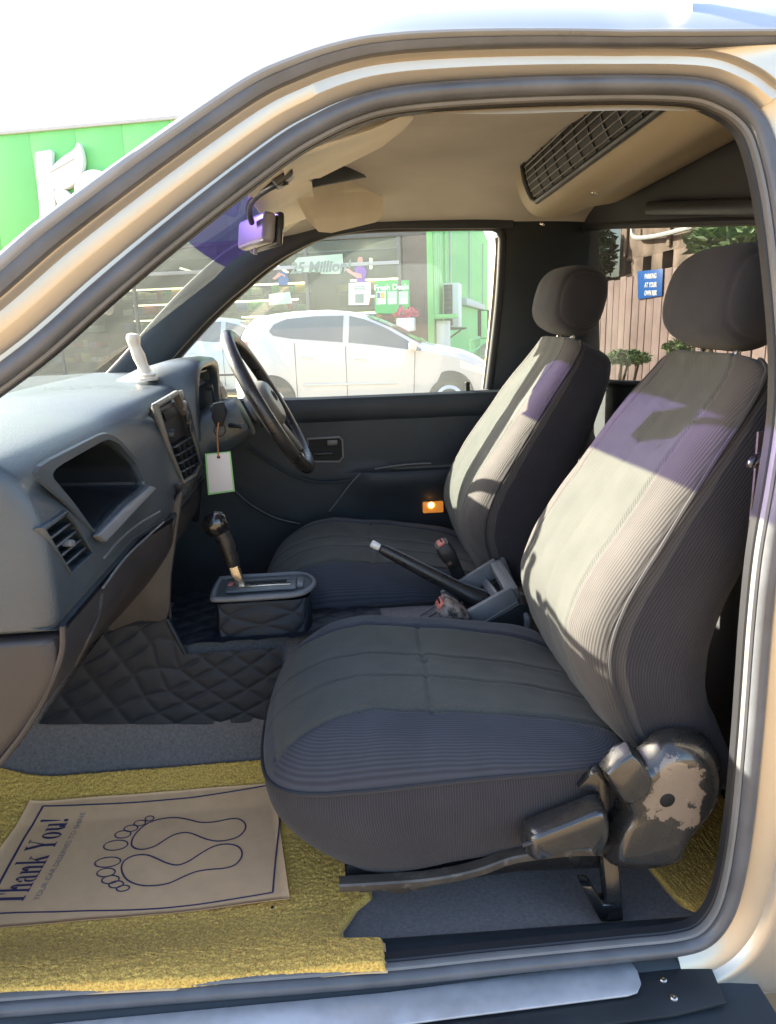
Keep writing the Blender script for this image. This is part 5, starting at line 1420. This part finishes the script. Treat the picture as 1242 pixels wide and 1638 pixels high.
# air-conditioner condenser on its bracket
p = onSide(719, 490, .25); t_ = (p-bc).dot(bv); z0_, z1_ = onSide(719, 524, .25).z, onSide(719, 453, .25).z
ac = thing('outdoor_condenser', 'white and grey air-conditioner outdoor unit bracketed to the green side wall', 'air conditioner')
sbox('casing', t_-.1, t_+.75, z0_, z1_, .12, .50, mwh, ac, bev=.03)
sbox('grille', t_-.118, t_-.098, z0_+.05, z1_-.04, .13, .34, mdg, ac)
for k in range(8): sbox('slat', t_-.125, t_-.110, z0_+.1+k*.12, z0_+.12+k*.12, .14, .33, mmul, ac, bev=.003)
sbox('bracket', t_-.15, t_+.8, z0_-.06, z0_-.01, .0, .62, mdk, ac, bev=.004)
tube('brace', [bc+bv*(t_-.1)+bs*.55+Vector((0, 0, z0_-.06-GZ)), bc+bv*(t_-.1)+bs*.04+Vector((0, 0, z0_-.40-GZ))], .02, mdk, ac, seg=6)
# wire cage further along the side wall
cg = thing('wire_cage', 'dark wire cage fixed low on the green side wall past the condenser', 'cage')
p = onSide(772, 520, .2); t_ = (p-bc).dot(bv); z0_, z1_ = onSide(772, 540, .2).z, onSide(772, 497, .2).z
for k in range(5):
    for o_ in (.05, .5):
        tube('bar', [bc+bv*(t_-1.2+k*.7)+bs*o_+Vector((0, 0, z0_-GZ)), bc+bv*(t_-1.2+k*.7)+bs*o_+Vector((0, 0, z1_-GZ))], .02, mdk, cg, seg=6)
for z in (z0_, z1_):
    tube('rail', [bc+bv*(t_-1.25)+bs*.5+Vector((0, 0, z-GZ)), bc+bv*(t_+1.7)+bs*.5+Vector((0, 0, z-GZ))], .022, mdk, cg, seg=6)
    tube('arm', [bc+bv*(t_-1.2)+bs*.03+Vector((0, 0, z-GZ)), bc+bv*(t_-1.2)+bs*.5+Vector((0, 0, z-GZ))], .022, mdk, cg, seg=6)
hs = thing('green_hose_rail', 'low green railing at the foot of the green side wall behind the car bonnet', 'railing')
for k in range(4): sbox('post', -1.0+k*1.2, -.95+k*1.2, GZ, 1.05, .9, .95, mgreen, hs)
for z in (.75, 1.0): sbox('rail', -1.05, 2.7, z, z+.05, .90, .95, mgreen, hs)
# sign letters on the fascia
sg_ = thing('shop_sign', 'big white raised letters K with a leaf and e on the green fascia', 'shop sign')
Z5 = lambda l: [onFront(x/4.14, 180+y/4.14, .03) for x, y in l]
prism('letter_stem', catmull(Z5([(256, 290), (272, 268), (320, 262), (362, 258), (366, 330), (372, 420), (382, 560), (396, 690), (402, 745), (300, 770), (284, 620), (274, 500), (262, 380)]), 3, closed=True), bn*.14, mwh, sg_, bev=.02)
prism('letter_leaf', catmull(Z5([(350, 410), (384, 352), (450, 296), (515, 252), (541, 206), (566, 262), (577, 340), (562, 412), (530, 465), (470, 510), (395, 516), (352, 500)]), 3, closed=True), bn*.16, mwh, sg_, bev=.02)
tube('leaf_vein', Z5([(360, 405), (420, 372), (480, 338), (520, 316)]) and [q+bn*.165 for q in Z5([(360, 405), (420, 372), (480, 338), (520, 316)])], .016, mgrey, sg_, seg=6)
prism('letter_leg', catmull(Z5([(385, 520), (452, 516), (500, 560), (570, 625), (640, 690), (700, 760), (560, 780), (470, 690), (425, 630), (398, 600)]), 3, closed=True), bn*.15, mwh, sg_, bev=.02)
O_ = [(640+125*math.cos(a), 510+125*math.sin(a)) for a in [2*PI*k/32 for k in range(32)]]
bm = bmesh.new(); cc_ = Z5(O_); ii_ = Z5([(640+48*math.cos(a), 510+48*math.sin(a)) for a in [2*PI*k/32 for k in range(32)]])
A_ = [bm.verts.new(p) for p in cc_]; B_ = [bm.verts.new(p+bn*.14) for p in cc_]; C_ = [bm.verts.new(p+bn*.14) for p in ii_]; D_ = [bm.verts.new(p) for p in ii_]
for i in range(32):
    j = (i+1) % 32
    for X, Y in ((A_, B_), (B_, C_), (C_, D_)): bm.faces.new((X[i], X[j], Y[j], Y[i]))
from_bm('letter_e', bm, mwh, sg_)
prism('letter_e_bar', Z5([(590, 500), (700, 490), (702, 530), (592, 540)]), bn*.13, mwh, sg_, bev=.01)
# posters on the glass
def onGlass(px, py, d=.06): return onFront(px, py, d)
def flat(name, pts, m, parent, th=.008, d=.06, **kw):
    return prism(name, [onGlass(px, py, d) for px, py in pts], bn*th, m, parent, **kw)
def gmat(c_): return Matrix(((bu.x, 0, bn.x, c_.x), (bu.y, 0, bn.y, c_.y), (0, 1, 0, c_.z), (0, 0, 0, 1)))
ZB = lambda l: [(400+x/4.436, 350+y/4.436) for x, y in l]
mpale = mat('pale_banner', (.55, .72, .58), .7); mpurple = mat('print_purple', (.22, .08, .45), .6); mskin = mat('print_skin', (.62, .33, .28), .6); mprint = mat('print_grey', (.25, .33, .30), .6); mblue = mat('print_blue', (.07, .16, .36), .6)
mposter = mat('poster_green', (.05, .50, .12), .55); myel = mat('print_yellow', (.75, .50, .05), .6)
bn1 = thing('window_banner', 'pale green banner reading 25 Million! hung across the shop glass', 'banner')
flat('banner_sheet', ZB([(318, 300), (340, 275), (658, 248), (662, 310), (640, 390), (505, 392), (498, 378), (335, 378)]), mpale, bn1)
ctr_ = onGlass(*ZB([(495, 345)])[0], .075)
t_ = text_mesh('banner_text', '25 Million!', .34, gmat(ctr_), mprint, bn1, extrude=.004, offset=.01, shear=.25)
ps = thing('window_poster', 'shop window print of a man in a purple shirt holding out one arm', 'poster')
flat('printed_shirt', ZB([(742, 352), (775, 335), (815, 340), (830, 370), (822, 410), (818, 450), (758, 450), (752, 400)]), mpurple, ps)
flat('printed_arm', ZB([(678, 355), (700, 352), (735, 378), (790, 390), (796, 420), (760, 420), (720, 395), (690, 375)]), mskin, ps, d=.072)
flat('printed_head', ZB([(764, 285), (778, 268), (796, 272), (803, 295), (798, 325), (785, 340), (770, 330), (763, 308)]), mskin, ps)
qr = thing('window_notice', 'white upright notice board in the shop window below the purple shirt print', 'notice')
flat('notice_sheet', ZB([(702, 455), (858, 448), (860, 520), (845, 610), (700, 612)]), mpale if False else mwh, qr, d=.07)
for k in range(3): flat('printed_line', ZB([(740, 480+k*12), (820, 477+k*12), (820, 482+k*12), (740, 485+k*12)]), mprint, qr, d=.080, th=.003)
flat('printed_square', ZB([(748, 535), (808, 533), (808, 595), (748, 597)]), mprint, qr, d=.080, th=.003)
ps2 = thing('window_poster', 'shop window print of a person in a blue shirt above a white card', 'poster')
flat('printed_shirt', ZB([(195, 395), (220, 375), (262, 385), (276, 430), (270, 470), (205, 470)]), mblue, ps2)
flat('printed_arm', ZB([(160, 425), (205, 380), (245, 395), (252, 415), (225, 400), (180, 432)]), mskin, ps2, d=.072)
flat('printed_card', ZB([(135, 535), (285, 518), (300, 600), (140, 612)]), mpale, ps2, d=.07)
pg = thing('window_poster', 'green Fresh Deals poster with three product pictures on the slatted wall', 'poster')
Z2 = lambda l: [(580+x/5.175, 350+y/5.175) for x, y in l]
def flat2(name, pts, m, d=.06, th=.008, parent=None): return prism(name, [onFront(px, py, d) for px, py in Z2(pts)], bn*th, m, parent or pg)
flat2('poster_sheet', [(104, 515), (388, 508), (396, 790), (104, 780)], mposter, .05)
for (x0_, m_) in ((118, mwh), (210, mpale), (302, mpale)):
    flat2('product_panel', [(x0_, 602), (x0_+76, 598), (x0_+78, 706), (x0_, 710)], m_, .06, .006)
    flat2('product_print', [(x0_+8, 660), (x0_+66, 657), (x0_+66, 700), (x0_+8, 703)], mwh, .067, .003)
flat2('product_print', [(122, 612), (148, 610), (148, 656), (122, 658)], mblue, .067, .003)
flat2('product_print', [(152, 612), (184, 610), (184, 656), (152, 658)], myel, .067, .003)
ctr_ = onFront(*Z2([(240, 568)])[0], .062)
text_mesh('poster_text', 'Fresh Deals', .17, gmat(ctr_), mwh, pg, extrude=.004, offset=.006)
fl_ = thing('flower_tub', 'small pot of pink flowers under the green poster', 'flowers')
p = onFront(*Z2([(360, 800)])[0], .4)
rbox('pot', (.4, .3, .3), mwh, fl_, Tm((p.x, p.y, p.z-.2), rz=BA), bev=.03)
V = []; Fc = []
rnd = random.Random(5)
def leafcloud(centre, rad, n, size, flat_=1.0, seed=1, elong=2.0):
    r_ = random.Random(seed); V = []; Fc = []
    for _ in range(n):
        while True:
            q = Vector((r_.uniform(-1, 1), r_.uniform(-1, 1), r_.uniform(-1, 1)))
            if q.length < 1: break
        c_ = Vector(centre)+Vector((q.x*rad[0], q.y*rad[1], q.z*rad[2]))
        d_ = Vector((r_.gauss(0, 1), r_.gauss(0, 1), r_.gauss(0, .7))).normalized(); s_ = size*r_.uniform(.5, 1.3)
        n_ = d_.orthogonal().normalized()
        n_ = Matrix.Rotation(r_.uniform(0, 2*PI), 3, d_) @ n_
        b_ = len(V); up_ = d_.cross(n_)*.12*s_
        V += [c_-d_*s_*elong*.5, c_+n_*s_*.4+up_, c_+d_*s_*elong*.5, c_-n_*s_*.4+up_]; Fc.append((b_, b_+1, b_+2, b_+3))
    return V, Fc
mfl = mat('pink_flower', (.65, .12, .2), .6)
V, Fc = leafcloud((p.x, p.y, p.z+.05), (.3, .2, .14), 120, .07, seed=2); mesh('blossoms', V, Fc, mfl, fl_, smooth=False, kind='stuff')

# ------------------------------------------------------------------ behind the truck: board fence, old wall, plants
XF = 4.5
fe = thing('board_fence', 'pinkish brown fence of upright boards behind the truck', 'fence')
mpl = [mat('board_'+n_, tuple(q*.8 for q in c_), .75, var=.18, vscale=5, col2=tuple(q*.7 for q in c_), c2=(.55, .7), c2scale=4) for n_, c_ in (('rose', (.30, .215, .20)), ('brown', (.27, .19, .175)), ('pale', (.33, .24, .215)))]
tl, trr = aX(955, 452, XF), aX(1080, 424, XF)
rnd = random.Random(11)
y_ = 4.6
boards = []
while y_ < 13.2:
    w__ = .235+rnd.uniform(-.012, .012)
    zt_ = lerp(trr.z, tl.z, (y_-trr.y)/(tl.y-trr.y))+rnd.uniform(-.02, .02)
    rbox('board', (.03, w__-.022, zt_-GZ-.05), mpl[rnd.randrange(3)], fe, Tm((XF+rnd.uniform(-.004, .004), y_+w__/2, (zt_+GZ)/2)), bev=.004)
    y_ += w__
for z in (.6, 1.6): rbox('rail', (.05, 9.0, .09), mpl[1], fe, Tm((XF+.045, 8.9, z)), bev=.005)
ow = thing('old_wall', 'weathered brown wall with dark openings rising behind the board fence', 'wall')
ow['kind'] = 'thing'
mow = mat('weathered_wall', (.26, .195, .155), .9, var=.3, vscale=2.2, col2=(.12, .085, .065), c2=(.48, .66), c2scale=1.6, bump=.4, bscale=25)
nt_w = mow.node_tree
XW = 5.0
# open holes: the wall is built of blocks round three openings
ops = [(aX(1005, 428, XW), .24, .20), (aX(1035, 422, XW), .30, .22), (aX(1068, 415, XW), .34, .24)]
ops.sort(key=lambda o_: o_[0].y)
zlo = min(o_[0].z-o_[2]/2 for o_ in ops); zhi = max(o_[0].z+o_[2]/2 for o_ in ops)
def xbox(name, y0_, y1_, z0_, z1_, x0_, x1_, m, parent, bev=.004): return rbox(name, (abs(x1_-x0_), abs(y1_-y0_), abs(z1_-z0_)), m, parent, Tm(((x0_+x1_)/2, (y0_+y1_)/2, (z0_+z1_)/2)), bev=bev)
xbox('wall_base', 3.0, 14.5, GZ, zlo, XW, XW+.25, mow, ow)
yl = aX(992, 400, XW).y
xbox('wall_top', 3.0, yl, zhi, 4.6, XW, XW+.25, mow, ow)
ya = 3.0
for (p, wy, hz) in ops:
    xbox('wall_pier', ya, p.y-wy/2, zlo, zhi, XW+.002, XW+.248, mow, ow); ya = p.y+wy/2
    xbox('opening_sill', p.y-wy/2-.002, p.y+wy/2+.002, zlo, p.z-hz/2, XW+.004, XW+.24, mow, ow)
    xbox('opening_head', p.y-wy/2-.002, p.y+wy/2+.002, p.z+hz/2, zhi, XW+.004, XW+.24, mow, ow)
xbox('wall_pier', ya, yl, zlo, zhi, XW+.002, XW+.248, mow, ow)
xbox('wall_dark_room', 3.0, yl, zlo-.2, zhi+.2, XW+.5, XW+.55, M['void'], ow)
for k in range(5):
    y_ = lerp(yl-.3, 5.0, k/4); tube('wall_batten', [(XW-.03, y_, zhi+.05), (XW-.03, y_, 4.55)], 1.0, mow, ow, seg=6, sq=(.02, .05, .5), up=(1, 0, 0))
pr = thing('pipe_rail', 'pale grey pipe rail running along the top of the old brown wall', 'pipe')
tube('pipe', catmull([aX(1012, 362, XW-.12), aX(1015, 379, XW-.12), aX(1040, 379, XW-.12), aX(1070, 373, XW-.12), aX(1110, 362, XW-.12)], 5), .035, mgrey, pr, seg=8)
sn = thing('parking_sign', 'blue sign reading PARKING AT YOUR OWN RISK on the board fence', 'sign')
msb = mat('sign_blue', (.015, .10, .36), .4)
sp = [aX(1021, 434, XF-.03), aX(1062, 430, XF-.03), aX(1060, 473, XF-.03), aX(1022, 479, XF-.03)]
prism('sign_board', sp, (-.012, 0, 0), msb, sn, bev=.003)
wS = (sp[0]-sp[1]).length; hS = (sp[0]-sp[3]).length
for k, (px, py, tx_) in enumerate(((1041, 442, 'PARKING'), (1041, 456, 'AT YOUR'), (1041, 469, 'OWN RISK'))):
    c_ = aX(px, py, XF-.045)
    tx2 = (sp[1]-sp[0]).normalized()
    Mx = frame(c_, tx2, Vector((0, 0, 1)))
    text_mesh('sign_text', tx_, hS*.235, Mx, mwh, sn, extrude=.002, offset=.0015, xs=.95 if k < 2 else .86)
mlf = mat('leaf_green', (.075, .14, .035), .55, var=.5, vscale=5); mlf2 = mat('leaf_dark', (.03, .06, .025), .55, var=.5, vscale=4); mst = mat('plant_stem', (.10, .075, .045), .8)
def plant(label, name, p, rad, n, size, m, h, seed, elong=2.2):
    n = int(n*2.6); size = size*.55
    t = thing(name, label, 'plant')
    V, Fc = leafcloud(p, rad, n, size, seed=seed, elong=elong)
    mesh('foliage', V, Fc, m, t, smooth=False, kind='stuff')
    r_ = random.Random(seed)
    for k in range(3):
        a_ = Vector((p.x+r_.uniform(-.1, .1), p.y+r_.uniform(-.1, .1), GZ)); b_ = Vector(p)+Vector((r_.uniform(-.5, .5)*rad[0], r_.uniform(-.5, .5)*rad[1], r_.uniform(.0, .6)*rad[2]))
        tube('stem', catmull([a_, a_.lerp(b_, .5)+Vector((r_.uniform(-.08, .08), r_.uniform(-.08, .08), 0)), b_], 4), [interp(q, [0, 8], [.035, .012]) for q in range(9)], mst, t, seg=6)
    return t
plant('dark leafy shrub at the far end of the board fence', 'shrub', aX(932, 412, 4.6), (.5, 1.0, .62), 1200, .13, mlf2, 2, 21)
plant('leafy branches hanging over the brown wall above the passenger headrest', 'overhanging_plant', aX(1178, 378, 4.0), (.4, .62, .17), 300, .12, mlf, 3, 22, 3.2)
plant('low green bush at the foot of the board fence', 'bush', aX(1003, 572, 4.0), (.25, .5, .10), 240, .08, mlf, 1, 23)
plant('small green weeds at the fence foot beside the passenger headrest', 'weed', aX(1088, 556, 4.0), (.2, .22, .10), 100, .07, mlf, 1, 24)
xbox('yard_kerb', 3.5, 13, GZ, GZ+.25, 4.1, 4.25, mgrey, fe)
